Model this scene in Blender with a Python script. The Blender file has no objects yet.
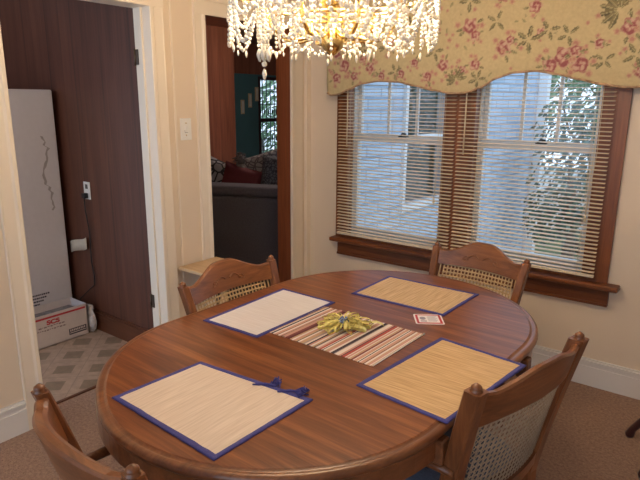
import bpy, math, random
from mathutils import Vector, Matrix
random.seed(7)
SC = bpy.context.scene
COL = SC.collection
PI = math.pi

# ------------------------------------------------------------------ helpers
class MB:
    """collects shapes, links them as one mesh object"""
    def __init__(s): s.v = []; s.f = []; s.sm = []; s.mi = []; s.m = 0
    def add(s, vs, fs, smooth=False):
        o = len(s.v); s.v += [tuple(v) for v in vs]
        for f in fs:
            s.f.append(tuple(i + o for i in f)); s.sm.append(smooth); s.mi.append(s.m)
        return s
    def box(s, x0, x1, y0, y1, z0, z1, M=None, bev=0.0):
        if bev > 0:
            b = bev; P = []
            for z, i in ((z0, b), (z0 + b, 0), (z1 - b, 0), (z1, b)):
                P.append([(x0+b, y0+i, z), (x1-b, y0+i, z), (x1-i, y0+b, z), (x1-i, y1-b, z), (x1-b, y1-i, z), (x0+b, y1-i, z), (x0+i, y1-b, z), (x0+i, y0+b, z)])
            vs = [p for r in P for p in r]; fs = [tuple(range(7, -1, -1)), tuple(range(24, 32))]
            for r in range(3):
                for k in range(8): fs.append((r*8+k, r*8+(k+1) % 8, (r+1)*8+(k+1) % 8, (r+1)*8+k))
        else:
            vs = [(x, y, z) for z in (z0, z1) for x, y in ((x0, y0), (x1, y0), (x1, y1), (x0, y1))]
            fs = [(3, 2, 1, 0), (4, 5, 6, 7), (0, 1, 5, 4), (1, 2, 6, 5), (2, 3, 7, 6), (3, 0, 4, 7)]
        if M is not None: vs = [M @ Vector(v) for v in vs]
        return s.add(vs, fs)
    def tube(s, pts, rad, n=8, caps=True, closed=False, flat=1.0, up=None):
        pts = [Vector(p) for p in pts]; N = len(pts)
        rs = rad if isinstance(rad, (list, tuple)) else [rad] * N
        vs = []; prev = None
        for i, p in enumerate(pts):
            if closed: t = (pts[(i+1) % N] - pts[i-1])
            else: t = pts[min(i+1, N-1)] - pts[max(i-1, 0)]
            if t.length < 1e-9: t = Vector((0, 0, 1))
            t.normalize()
            if prev is None:
                a = Vector(up) if up else (Vector((0, 0, 1)) if abs(t.z) < .9 else Vector((1, 0, 0)))
            else: a = prev
            u = (a - t * a.dot(t)); 
            if u.length < 1e-6: u = t.orthogonal()
            u.normalize(); prev = u; w = t.cross(u)
            for k in range(n):
                q = 2*PI*k/n
                vs.append(p + u * math.cos(q) * rs[i] + w * math.sin(q) * rs[i] * flat)
        fs = []
        for i in range(N if closed else N-1):
            j = (i+1) % N
            for k in range(n): fs.append((i*n+k, i*n+(k+1) % n, j*n+(k+1) % n, j*n+k))
        if caps and not closed: fs += [tuple(range(n-1, -1, -1)), tuple((N-1)*n + k for k in range(n))]
        return s.add(vs, fs, True)
    def lathe(s, prof, c=(0, 0, 0), n=16, M=None):
        vs = []; c = Vector(c)
        for r, z in prof:
            for k in range(n):
                q = 2*PI*k/n; v = Vector((r*math.cos(q), r*math.sin(q), z))
                vs.append((M @ v if M is not None else v) + c)
        fs = []
        for i in range(len(prof)-1):
            for k in range(n): fs.append((i*n+k, i*n+(k+1) % n, (i+1)*n+(k+1) % n, (i+1)*n+k))
        fs += [tuple(range(n-1, -1, -1)), tuple((len(prof)-1)*n + k for k in range(n))]
        return s.add(vs, fs, True)
    def prism(s, poly, h0, h1, M=None):
        """poly in xy, extruded in z"""
        n = len(poly); vs = [(x, y, h0) for x, y in poly] + [(x, y, h1) for x, y in poly]
        if M is not None: vs = [M @ Vector(v) for v in vs]
        fs = [tuple(range(n-1, -1, -1)), tuple(range(n, 2*n))] + [(k, (k+1) % n, n+(k+1) % n, n+k) for k in range(n)]
        return s.add(vs, fs)
    def rings(s, rings, smooth=True, caps=True, closed=True):
        n = len(rings[0]); vs = [p for r in rings for p in r]; fs = []
        for i in range(len(rings)-1):
            for k in range(n if closed else n-1): fs.append((i*n+k, i*n+(k+1) % n, (i+1)*n+(k+1) % n, (i+1)*n+k))
        s.add(vs, fs, smooth)
        if caps: s.add(rings[0], [tuple(range(n-1, -1, -1))]); s.add(rings[-1], [tuple(range(n))])
        return s
    def ball(s, c, r, n=8, m=5, sx=1, sy=1, sz=1):
        vs = [(c[0], c[1], c[2]-r*sz)]
        for i in range(1, m):
            a = -PI/2 + PI*i/m
            for k in range(n):
                q = 2*PI*k/n; vs.append((c[0]+r*sx*math.cos(a)*math.cos(q), c[1]+r*sy*math.cos(a)*math.sin(q), c[2]+r*sz*math.sin(a)))
        vs.append((c[0], c[1], c[2]+r*sz)); L = len(vs)-1; fs = []
        for k in range(n): fs.append((0, 1+(k+1) % n, 1+k)); fs.append((L, L-n+k, L-n+(k+1) % n))
        for i in range(m-2):
            for k in range(n): fs.append((1+i*n+k, 1+i*n+(k+1) % n, 1+(i+1)*n+(k+1) % n, 1+(i+1)*n+k))
        return s.add(vs, fs, True)
    def build(s, name, mat, parent=None, kind=None, label=None, cat=None, group=None, origin=None):
        me = bpy.data.meshes.new(name)
        vs = s.v
        if origin: vs = [(v[0]-origin[0], v[1]-origin[1], v[2]-origin[2]) for v in vs]
        me.from_pydata(vs, [], s.f)
        me.polygons.foreach_set('use_smooth', s.sm)
        mats = mat if isinstance(mat, (list, tuple)) else [mat]
        for m in mats: me.materials.append(m)
        if len(mats) > 1: me.polygons.foreach_set('material_index', s.mi)
        me.update()
        o = bpy.data.objects.new(name, me); COL.objects.link(o)
        if origin: o.location = origin
        if parent: o.parent = parent
        tag(o, label, cat, group, kind)
        return o

def tag(o, label=None, cat=None, group=None, kind=None):
    if label: o['label'] = label
    if cat: o['category'] = cat
    if group: o['group'] = group
    if kind: o['kind'] = kind
    return o
def thing(name, label, cat, loc=(0, 0, 0), rz=0, group=None):
    o = bpy.data.objects.new(name, None); o.empty_display_size = .1; COL.objects.link(o)
    o.location = loc; o.rotation_euler = (0, 0, rz)
    return tag(o, label, cat, group)
def struct(name, mb, mat, parent=None):
    return mb.build(name, mat, parent, kind=None if parent else 'structure')

# ------------------------------------------------------------------ materials
def newmat(name):
    m = bpy.data.materials.new(name); m.use_nodes = True
    nt = m.node_tree; b = nt.nodes['Principled BSDF']; return m, nt, b
def N(nt, t, **k):
    n = nt.nodes.new(t)
    for a, v in k.items(): setattr(n, a, v)
    return n
def plain(name, col, rough=.5, metal=0, noise=0.06, scale=30, bump=0, **kw):
    m, nt, b = newmat(name)
    tc = N(nt, 'ShaderNodeTexCoord'); nz = N(nt, 'ShaderNodeTexNoise'); nz.inputs['Scale'].default_value = scale; nz.inputs['Detail'].default_value = 4
    nt.links.new(tc.outputs['Object'], nz.inputs['Vector'])
    cr = N(nt, 'ShaderNodeValToRGB'); e = cr.color_ramp.elements
    e[0].position = .3; e[1].position = .7
    e[0].color = tuple(max(0, c*(1-noise)) for c in col) + (1,); e[1].color = tuple(min(1, c*(1+noise)) for c in col) + (1,)
    nt.links.new(nz.outputs['Fac'], cr.inputs['Fac']); nt.links.new(cr.outputs['Color'], b.inputs['Base Color'])
    b.inputs['Roughness'].default_value = rough; b.inputs['Metallic'].default_value = metal
    if bump:
        bp = N(nt, 'ShaderNodeBump'); bp.inputs['Strength'].default_value = bump; bp.inputs['Distance'].default_value = .01
        nt.links.new(nz.outputs['Fac'], bp.inputs['Height']); nt.links.new(bp.outputs['Normal'], b.inputs['Normal'])
    for k, v in kw.items(): b.inputs[k.replace('_', ' ')].default_value = v
    return m
def wood(name, dark, mid, light, axis='X', rough=.35, scale=1.0, coat=0.0, spec=.5, plank=None):
    """wood with long grain along the axis (object space)"""
    m, nt, b = newmat(name)
    tc = N(nt, 'ShaderNodeTexCoord'); mp = N(nt, 'ShaderNodeMapping')
    s = [14.0*scale]*3; s['XYZ'.index(axis)] = 0.9*scale
    mp.inputs['Scale'].default_value = s
    nt.links.new(tc.outputs['Object'], mp.inputs['Vector'])
    nz = N(nt, 'ShaderNodeTexNoise'); nz.inputs['Scale'].default_value = 1.6; nz.inputs['Detail'].default_value = 7; nz.inputs['Roughness'].default_value = .6; nz.inputs['Distortion'].default_value = .8
    nt.links.new(mp.outputs['Vector'], nz.inputs['Vector'])
    mp2 = N(nt, 'ShaderNodeMapping'); s2 = [90.0*scale]*3; s2['XYZ'.index(axis)] = 3.0*scale; mp2.inputs['Scale'].default_value = s2
    nt.links.new(tc.outputs['Object'], mp2.inputs['Vector'])
    n2 = N(nt, 'ShaderNodeTexNoise'); n2.inputs['Scale'].default_value = 1.5; n2.inputs['Detail'].default_value = 3
    nt.links.new(mp2.outputs['Vector'], n2.inputs['Vector'])
    mx = N(nt, 'ShaderNodeMath', operation='MULTIPLY_ADD'); mx.inputs[1].default_value = .35; nt.links.new(n2.outputs['Fac'], mx.inputs[0])
    m3 = N(nt, 'ShaderNodeMath', operation='MULTIPLY_ADD'); m3.inputs[1].default_value = .9; m3.inputs[2].default_value = -.12
    nt.links.new(nz.outputs['Fac'], m3.inputs[0]); nt.links.new(m3.outputs[0], mx.inputs[2])
    cr = N(nt, 'ShaderNodeValToRGB'); e = cr.color_ramp.elements
    e[0].position = .3; e[0].color = dark + (1,); e[1].position = .72; e[1].color = light + (1,)
    k = cr.color_ramp.elements.new(.5); k.color = mid + (1,)
    nt.links.new(mx.outputs[0], cr.inputs['Fac'])
    out = cr.outputs['Color']
    if plank:   # vertical plank seams at this pitch along an axis
        ax, pitch = plank
        sp = N(nt, 'ShaderNodeSeparateXYZ'); nt.links.new(tc.outputs['Object'], sp.inputs[0])
        dv = N(nt, 'ShaderNodeMath', operation='DIVIDE'); dv.inputs[1].default_value = pitch; nt.links.new(sp.outputs[ax], dv.inputs[0])
        fr = N(nt, 'ShaderNodeMath', operation='FRACT'); nt.links.new(dv.outputs[0], fr.inputs[0])
        gt = N(nt, 'ShaderNodeMath', operation='GREATER_THAN'); gt.inputs[1].default_value = .05; nt.links.new(fr.outputs[0], gt.inputs[0])
        fl = N(nt, 'ShaderNodeMath', operation='FLOOR'); nt.links.new(dv.outputs[0], fl.inputs[0])
        wn = N(nt, 'ShaderNodeTexWhiteNoise', noise_dimensions='1D'); nt.links.new(fl.outputs[0], wn.inputs['W'])
        md = N(nt, 'ShaderNodeMath', operation='MULTIPLY_ADD'); md.inputs[1].default_value = .3; md.inputs[2].default_value = .85; nt.links.new(wn.outputs['Value'], md.inputs[0])
        mm = N(nt, 'ShaderNodeMath', operation='MULTIPLY'); nt.links.new(md.outputs[0], mm.inputs[0]); 
        m5 = N(nt, 'ShaderNodeMath', operation='MULTIPLY_ADD'); m5.inputs[1].default_value = .25; m5.inputs[2].default_value = .75; nt.links.new(gt.outputs[0], m5.inputs[0]); nt.links.new(m5.outputs[0], mm.inputs[1])
        vm = N(nt, 'ShaderNodeVectorMath', operation='SCALE'); nt.links.new(out, vm.inputs[0]); nt.links.new(mm.outputs[0], vm.inputs['Scale']); out = vm.outputs[0]
    nt.links.new(out, b.inputs['Base Color'])
    b.inputs['Roughness'].default_value = rough; b.inputs['Coat Weight'].default_value = coat; b.inputs['Coat Roughness'].default_value = .25
    b.inputs['Specular IOR Level'].default_value = spec
    return m
def stripes(name, cols, axis, x0, x1, rough=.8, bumpy=True):
    """cols: list of (position 0..1, colour); constant ramp along object axis from x0 to x1"""
    m, nt, b = newmat(name)
    tc = N(nt, 'ShaderNodeTexCoord'); sp = N(nt, 'ShaderNodeSeparateXYZ'); nt.links.new(tc.outputs['Object'], sp.inputs[0])
    mr = N(nt, 'ShaderNodeMapRange'); mr.inputs['From Min'].default_value = x0; mr.inputs['From Max'].default_value = x1
    nt.links.new(sp.outputs[axis], mr.inputs['Value'])
    cr = N(nt, 'ShaderNodeValToRGB'); cr.color_ramp.interpolation = 'CONSTANT'; e = cr.color_ramp.elements
    e[0].position = 0; e[0].color = cols[0][1] + (1,); e[1].position = cols[-1][0]; e[1].color = cols[-1][1] + (1,)
    for p, c in cols[1:-1]: k = e.new(p); k.color = c + (1,)
    nt.links.new(mr.outputs['Result'], cr.inputs['Fac']); nt.links.new(cr.outputs['Color'], b.inputs['Base Color'])
    b.inputs['Roughness'].default_value = rough
    return m
def straw(name, c1, c2, c3, axis, rough=.55, coat=0.0):
    """bamboo slats running along the other axis; slats alternate along the given axis (object space)"""
    m, nt, b = newmat(name)
    tc = N(nt, 'ShaderNodeTexCoord'); mp = N(nt, 'ShaderNodeMapping')
    s = [8.0]*3; s['XYZ'.index(axis)] = 170.0; mp.inputs['Scale'].default_value = s
    nt.links.new(tc.outputs['Object'], mp.inputs['Vector'])
    nz = N(nt, 'ShaderNodeTexNoise'); nz.inputs['Scale'].default_value = 1.0; nz.inputs['Detail'].default_value = 2
    nt.links.new(mp.outputs['Vector'], nz.inputs['Vector'])
    cr = N(nt, 'ShaderNodeValToRGB'); e = cr.color_ramp.elements
    e[0].position = .3; e[0].color = c1 + (1,); e[1].position = .72; e[1].color = c3 + (1,); k = e.new(.5); k.color = c2 + (1,)
    nt.links.new(nz.outputs['Fac'], cr.inputs['Fac']); nt.links.new(cr.outputs['Color'], b.inputs['Base Color'])
    bp = N(nt, 'ShaderNodeBump'); bp.inputs['Strength'].default_value = .35; bp.inputs['Distance'].default_value = .003
    nt.links.new(nz.outputs['Fac'], bp.inputs['Height']); nt.links.new(bp.outputs['Normal'], b.inputs['Normal'])
    b.inputs['Roughness'].default_value = rough; b.inputs['Coat Weight'].default_value = coat
    return m

M = {}
M['wall'] = plain('cream_wall_paint', (.75, .615, .47), .55, noise=.02, scale=4)
M['trim'] = plain('cream_gloss_trim', (.82, .71, .575), .42, noise=.02, scale=6)
M['base'] = plain('white_baseboard_paint', (.74, .70, .66), .38, noise=.02, scale=6)
M['ceil'] = plain('white_ceiling', (.80, .77, .72), .8, noise=.02)
M['table'] = wood('oak_tabletop', (.095, .027, .009), (.175, .053, .017), (.30, .105, .034), 'X', .33, 1.3, coat=.2)
M['tedge'] = wood('oak_table_edge', (.11, .038, .015), (.18, .064, .024), (.26, .10, .038), 'Y', .30, 1.0, coat=.3)
M['chair'] = wood('oak_chair', (.10, .032, .010), (.17, .056, .018), (.26, .095, .032), 'X', .34, 1.0, coat=.25)
M['chairv'] = wood('oak_chair_post', (.10, .032, .010), (.17, .056, .018), (.26, .095, .032), 'Z', .34, 1.0, coat=.25)
M['cane'] = plain('woven_cane', (.46, .31, .16), .5, noise=.15, scale=60)
M['cane2'] = plain('shaded_woven_cane', (.33, .27, .21), .5, noise=.15, scale=60)  # same cane, with the shade on the backlit right chair put into its colour
M['cushion'] = plain('blue_cushion_fabric', (.13, .16, .24), .9, noise=.12, scale=120, bump=.2)
M['winwood'] = wood('stained_window_wood', (.13, .035, .009), (.21, .062, .015), (.29, .095, .026), 'Z', .4)
M['winwoodx'] = wood('stained_sill_wood', (.10, .028, .009), (.16, .048, .014), (.22, .072, .022), 'X', .4)
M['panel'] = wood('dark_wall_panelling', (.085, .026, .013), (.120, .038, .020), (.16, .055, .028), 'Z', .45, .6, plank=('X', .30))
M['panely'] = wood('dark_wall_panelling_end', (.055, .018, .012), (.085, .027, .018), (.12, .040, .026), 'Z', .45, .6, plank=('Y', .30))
M['dbase'] = wood('brown_baseboard', (.07, .022, .010), (.11, .035, .016), (.15, .05, .022), 'X', .35)
M['pine'] = wood('knotty_pine_planks', (.16, .045, .022), (.26, .080, .04), (.34, .115, .06), 'Z', .45, .6, plank=('Y', .16))
M['jamb'] = wood('red_brown_jamb', (.15, .040, .015), (.23, .066, .025), (.30, .09, .036), 'Z', .4)
M['teal'] = plain('teal_wall_paint', (.07, .15, .155), .6, noise=.04, scale=3)
M['vinyl'] = plain('white_vinyl_sash', (.72, .74, .76), .35, noise=.02)
M['slat'] = plain('tan_blind_slat', (.80, .66, .48), .45, noise=.03)
M['cord'] = plain('cream_cord', (.74, .62, .44), .7, noise=.03)
M['plate'] = plain('white_plastic', (.80, .77, .72), .3, noise=.01)
M['slot'] = plain('dark_slot', (.10, .09, .08), .5)
M['blueb'] = plain('blue_cloth_binding', (.045, .045, .22), .75, noise=.15, scale=200, bump=.2)
M['matA'] = straw('faded_straw', (.55, .44, .37), (.62, .51, .43), (.69, .58, .50), 'X')
M['matB'] = straw('whitish_straw', (.66, .62, .64), (.72, .68, .70), (.78, .75, .77), 'Y', .4, .3)  # near-white straw, paler than the other mats
M['matC'] = straw('golden_straw', (.43, .27, .125), (.56, .37, .185), (.68, .48, .26), 'Y')
M['matD'] = straw('tan_straw', (.38, .25, .13), (.52, .36, .20), (.64, .47, .29), 'X')
M['gold'] = plain('gold_foil', (.95, .74, .24), .18, .15, noise=.25, scale=90)
M['goldm'] = plain('polished_brass', (.85, .62, .26), .22, 1.0, noise=.04)
M['foilb'] = plain('blue_silver_foil', (.26, .34, .55), .2, .7, noise=.4, scale=120)
M['white'] = plain('white_card', (.80, .76, .78), .4, noise=.02)
M['red'] = plain('red_print', (.50, .035, .05), .5)
M['greyp'] = plain('grey_print', (.28, .26, .34), .5)
M['yelp'] = plain('yellow_print', (.60, .50, .22), .5)
M['fridge'] = plain('white_enamel', (.66, .64, .70), .35, noise=.02)
M['carton'] = plain('white_carton', (.66, .60, .61), .7, noise=.03)
M['ink'] = plain('dark_ink', (.055, .045, .075), .6)
M['fink'] = plain('faint_ink', (.26, .20, .22), .6)
M['paper'] = plain('cream_paper', (.62, .54, .44), .7, noise=.08, scale=40)
M['black'] = plain('black_rubber', (.012, .012, .014), .5)
M['hinge'] = plain('dark_brass_hinge', (.10, .07, .05), .4, .6)
M['sofa'] = plain('charcoal_sofa_fabric', (.12, .11, .135), .9, noise=.15, scale=80, bump=.15)
M['pred'] = plain('crimson_velvet', (.12, .018, .026), .85, noise=.1)
M['tan'] = wood('light_birch', (.46, .30, .16), (.56, .38, .21), (.64, .45, .26), 'X', .5)
M['darkw'] = wood('dark_mahogany', (.03, .009, .010), (.045, .014, .014), (.065, .02, .02), 'Z', .35)
M['post'] = plain('white_post_paint', (.86, .88, .90), .6, noise=.03)
M['iron'] = plain('black_iron', (.03, .035, .04), .5, .6)
M['bark'] = plain('tree_bark', (.16, .12, .09), .9, noise=.35, scale=14, bump=.5)
M['curtain'] = plain('grey_curtain', (.17, .19, .24), .9, noise=.1)

def pattern(name, a, b_, scale):
    m, nt, b = newmat(name); tc = N(nt, 'ShaderNodeTexCoord'); v = N(nt, 'ShaderNodeTexVoronoi', feature='DISTANCE_TO_EDGE'); v.inputs['Scale'].default_value = scale
    nt.links.new(tc.outputs['Object'], v.inputs['Vector']); cr = N(nt, 'ShaderNodeValToRGB'); cr.color_ramp.interpolation = 'CONSTANT'
    e = cr.color_ramp.elements; e[0].color = b_+(1,); e[1].position = .10; e[1].color = a+(1,)
    nt.links.new(v.outputs['Distance'], cr.inputs['Fac']); nt.links.new(cr.outputs['Color'], b.inputs['Base Color']); b.inputs['Roughness'].default_value = .9
    return m
M['patA'] = pattern('black_and_white_print', (.30, .29, .32), (.03, .03, .04), 14)
M['patB'] = pattern('grey_scroll_print', (.17, .18, .21), (.06, .06, .08), 34)
M['patC'] = pattern('pale_scroll_print', (.33, .31, .31), (.12, .10, .12), 20)

# carpet
m, nt, b = newmat('brown_carpet'); M['carpet'] = m
tc = N(nt, 'ShaderNodeTexCoord'); n1 = N(nt, 'ShaderNodeTexNoise'); n1.inputs['Scale'].default_value = 70; n1.inputs['Detail'].default_value = 6; n1.inputs['Roughness'].default_value = .75
n2 = N(nt, 'ShaderNodeTexVoronoi'); n2.inputs['Scale'].default_value = 130
nt.links.new(tc.outputs['Object'], n1.inputs['Vector']); nt.links.new(tc.outputs['Object'], n2.inputs['Vector'])
cr = N(nt, 'ShaderNodeValToRGB'); e = cr.color_ramp.elements; e[0].position = .3; e[0].color = (.22, .135, .102, 1); e[1].position = .7; e[1].color = (.43, .29, .225, 1)
nt.links.new(n1.outputs['Fac'], cr.inputs['Fac']); nt.links.new(cr.outputs['Color'], b.inputs['Base Color']); b.inputs['Roughness'].default_value = .95
b.inputs['Specular IOR Level'].default_value = .1
bm_ = N(nt, 'ShaderNodeBump'); bm_.inputs['Strength'].default_value = .6; bm_.inputs['Distance'].default_value = .008
nt.links.new(n2.outputs['Distance'], bm_.inputs['Height']); nt.links.new(bm_.outputs['Normal'], b.inputs['Normal'])

# vinyl tile: pale lattice with grey-green squares
m, nt, b = newmat('vinyl_tile'); M['tile'] = m
tc = N(nt, 'ShaderNodeTexCoord'); mp = N(nt, 'ShaderNodeMapping'); mp.inputs['Rotation'].default_value = (0, 0, PI/4); mp.inputs['Scale'].default_value = (1/.205, 1/.205, 1); mp.inputs['Location'].default_value = (.081, .154, 0)
nt.links.new(tc.outputs['Object'], mp.inputs['Vector']); sp = N(nt, 'ShaderNodeSeparateXYZ'); nt.links.new(mp.outputs['Vector'], sp.inputs[0])
def cen(o):   # |fract-0.5|
    fr = N(nt, 'ShaderNodeMath', operation='FRACT'); nt.links.new(o, fr.inputs[0])
    sb = N(nt, 'ShaderNodeMath', operation='SUBTRACT'); sb.inputs[1].default_value = .5; nt.links.new(fr.outputs[0], sb.inputs[0])
    ab = N(nt, 'ShaderNodeMath', operation='ABSOLUTE'); nt.links.new(sb.outputs[0], ab.inputs[0]); return ab.outputs[0]
mx = N(nt, 'ShaderNodeMath', operation='MAXIMUM'); nt.links.new(cen(sp.outputs['X']), mx.inputs[0]); nt.links.new(cen(sp.outputs['Y']), mx.inputs[1])
cr = N(nt, 'ShaderNodeValToRGB'); cr.color_ramp.interpolation = 'CONSTANT'; e = cr.color_ramp.elements
e[0].color = (.235, .175, .125, 1); e[1].position = .256; e[1].color = (.42, .305, .235, 1)
for p, c in ((.488, (.30, .23, .18, 1)),): k = e.new(p); k.color = c
nt.links.new(mx.outputs[0], cr.inputs['Fac'])
nz = N(nt, 'ShaderNodeTexNoise'); nz.inputs['Scale'].default_value = 25; nz.inputs['Detail'].default_value = 5; nt.links.new(tc.outputs['Object'], nz.inputs['Vector'])
md = N(nt, 'ShaderNodeMath', operation='MULTIPLY_ADD'); md.inputs[1].default_value = .7; md.inputs[2].default_value = .65; nt.links.new(nz.outputs['Fac'], md.inputs[0])
vm = N(nt, 'ShaderNodeVectorMath', operation='SCALE'); nt.links.new(cr.outputs['Color'], vm.inputs[0]); nt.links.new(md.outputs[0], vm.inputs['Scale'])
nt.links.new(vm.outputs[0], b.inputs['Base Color']); b.inputs['Roughness'].default_value = .35

# white painted brick outside (wall runs along y, so map y,z)
m, nt, b = newmat('painted_brick'); M['brick'] = m
tc = N(nt, 'ShaderNodeTexCoord'); sp = N(nt, 'ShaderNodeSeparateXYZ'); nt.links.new(tc.outputs['Object'], sp.inputs[0])
cb = N(nt, 'ShaderNodeCombineXYZ'); nt.links.new(sp.outputs['Y'], cb.inputs['X']); nt.links.new(sp.outputs['Z'], cb.inputs['Y'])
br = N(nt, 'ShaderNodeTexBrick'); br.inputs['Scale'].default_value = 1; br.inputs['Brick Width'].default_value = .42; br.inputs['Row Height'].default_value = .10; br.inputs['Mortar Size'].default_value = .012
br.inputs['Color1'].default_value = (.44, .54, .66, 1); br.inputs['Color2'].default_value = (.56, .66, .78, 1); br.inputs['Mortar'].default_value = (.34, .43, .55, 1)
nt.links.new(cb.outputs[0], br.inputs['Vector']); nt.links.new(br.outputs['Color'], b.inputs['Base Color']); b.inputs['Roughness'].default_value = .9
bm_ = N(nt, 'ShaderNodeBump'); bm_.inputs['Strength'].default_value = .8; bm_.inputs['Distance'].default_value = .01; bm_.invert = True
nt.links.new(br.outputs['Fac'], bm_.inputs['Height']); nt.links.new(bm_.outputs['Normal'], b.inputs['Normal'])

# leaves / grass
def leafmat(name, a, c):
    m, nt, b = newmat(name); oi = N(nt, 'ShaderNodeTexCoord'); nz = N(nt, 'ShaderNodeTexNoise'); nz.inputs['Scale'].default_value = 9; nt.links.new(oi.outputs['Object'], nz.inputs['Vector'])
    cr = N(nt, 'ShaderNodeValToRGB'); e = cr.color_ramp.elements; e[0].position = .35; e[0].color = a+(1,); e[1].position = .65; e[1].color = c+(1,)
    nt.links.new(nz.outputs['Fac'], cr.inputs['Fac']); nt.links.new(cr.outputs['Color'], b.inputs['Base Color']); b.inputs['Roughness'].default_value = .25; b.inputs['Specular IOR Level'].default_value = .7
    return m
M['leaf'] = leafmat('glossy_green_leaves', (.06, .10, .08), (.17, .25, .18))
M['leaf2'] = leafmat('pale_green_leaves', (.13, .24, .12), (.32, .46, .26))
M['grass'] = plain('lawn', (.10, .14, .06), .9, noise=.3, scale=20)

# glass
m, nt, b = newmat('window_glass'); M['glass'] = m
nt.nodes.remove(b); out = nt.nodes['Material Output']
tr = N(nt, 'ShaderNodeBsdfTransparent'); tr.inputs['Color'].default_value = (.94, .97, .98, 1); gl = N(nt, 'ShaderNodeBsdfGlossy'); gl.inputs['Roughness'].default_value = .02
lw_ = N(nt, 'ShaderNodeLayerWeight'); lw_.inputs['Blend'].default_value = .5; pw_ = N(nt, 'ShaderNodeMath', operation='POWER'); pw_.inputs[1].default_value = 5; nt.links.new(lw_.outputs['Facing'], pw_.inputs[0])
fr = N(nt, 'ShaderNodeMath', operation='MULTIPLY_ADD'); fr.inputs[1].default_value = .9; fr.inputs[2].default_value = .035; nt.links.new(pw_.outputs[0], fr.inputs[0]); mx = N(nt, 'ShaderNodeMixShader')
nt.links.new(fr.outputs[0], mx.inputs[0]); nt.links.new(tr.outputs[0], mx.inputs[1]); nt.links.new(gl.outputs[0], mx.inputs[2]); nt.links.new(mx.outputs[0], out.inputs['Surface'])
# crystal
m, nt, b = newmat('cut_crystal'); M['crystal'] = m
b.inputs['Base Color'].default_value = (.95, .90, .80, 1); b.inputs['Roughness'].default_value = .12; b.inputs['Specular IOR Level'].default_value = 1.0
b.inputs['Subsurface Weight'].default_value = 0; b.inputs['Transmission Weight'].default_value = .35; b.inputs['Coat Weight'].default_value = .6
# bulbs
m, nt, b = newmat('lit_flame_bulb'); M['bulb'] = m
b.inputs['Base Color'].default_value = (1, .9, .7, 1); b.inputs['Emission Color'].default_value = (1, .80, .50, 1); b.inputs['Emission Strength'].default_value = 12

# ------------------------------------------------------------------ room shell
H = 2.44
DL, DR, HD = -2.11, -1.345, 2.05      # left doorway
OL, OR = -.962, -.196                 # right doorway
T = .125
# dining floor
struct('floor', MB().box(-.125, 3.9, -5.6, 0.0, -.05, 0), M['carpet'])
struct('ceiling', MB().box(-.125, 3.9, -5.6, 0.15, H, H+.08), M['ceil'])
# left wall with two openings
w = MB()
J = .016
for y0, y1, z0, z1 in ((-5.6, DL-J, 0, H), (DL-J, DR+J, HD+J, H), (DR+J, OL-J, 0, H), (OL-J, OR+J, HD+J, H), (OR+J, 0.0, 0, H)):
    w.box(-T, 0, y0, y1, z0, z1)
struct('wall_left', w, M['wall'])
# window wall
WX = ((.37, 1.09), (1.28, 1.97)); Z0, Z1 = .64, 2.02
w = MB()
for x0, x1, z0, z1 in ((-.125, .37, 0, H), (1.09, 1.28, 0, H), (1.97, 3.9, 0, H), (.37, 1.09, 0, Z0), (1.28, 1.97, 0, Z0), (.37, 1.09, Z1, H), (1.28, 1.97, Z1, H)):
    w.box(x0, x1, 0.0, .15, z0, z1)
struct('wall_back', w, M['wall'])
struct('wall_right', MB().box(3.78, 3.9, -5.6, 0, 0, H), M['wall'])

# casings as trim
def casing_y(mb, y0, y1, z0, z1, flip=False):
    """vertical casing on the left wall (x=0 face), one stepped profile; flip mirrors it"""
    P0 = [(0, 0), (.015, 0), (.016, .04), (.014, .12), (.013, .66), (.016, .74), (.019, .78), (.019, .96), (.017, 1), (0, 1)]
    wd = y1-y0; pts = [(x, (y1-t*wd) if flip else (y0+t*wd)) for x, t in P0]
    if not flip: pts = pts[::-1]
    mb.prism([(x, y) for x, y in pts][::-1], z0, z1)
w = MB()
casing_y(w, -2.20, DL, 0, HD); casing_y(w, DR, -1.255, 0, HD, True); 
w.box(0, .018, -2.213, -1.255, HD, HD+.075); w.box(0, .026, -2.225, -1.243, HD+.075, HD+.10)
w.box(-T, 0.0, DL-J, DL, 0, HD+J); w.box(-T, 0, DR, DR+J, 0, HD+J); w.box(-T, 0, DL, DR, HD, HD+J)
w.box(-.075, -.05, DL, DL+.010, 0, HD); w.box(-.075, -.05, DR-.010, DR, 0, HD)
struct('trim_1', w, M['trim'])
w = MB()
casing_y(w, -1.045, OL, 0, HD); casing_y(w, OR, -.075, 0, HD, True)
w.box(0, .018, -1.045, -.075, HD, HD+.075); w.box(0, .026, -1.055, -.065, HD+.075, HD+.10)
w.box(0, .03, -.045, 0.0, 0, H)
struct('trim_2', w, M['trim'])
w = MB(); w.box(-T, 0.0, OR, OR+J, 0, HD+J); w.box(-T, 0.0, OL-J, OL, 0, HD+J); w.box(-T, 0.0, OL, OR, HD, HD+J)
struct('trim_3', w, M['jamb'])
# thin battens on the panelled stretch between the doorways
struct('trim_4', MB().box(0, .006, -1.205, -1.195, .16, H), M['trim'])
# brass hinges left on the first doorway's jamb
for z in (1.80, .40):
    hg = MB(); hg.box(-.124, -.100, DR-.004, DR+.0005, z-.040, z+.040); hg.tube([(-.126, DR-.006, z-.045), (-.126, DR-.006, z+.045)], .005, 8)
    hg.build('door_hinge', M['hinge'], label='brass hinge on the dark end of the left doorway jamb, %s of the two' % ('upper' if z > 1 else 'lower'), cat='hinge')
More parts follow.
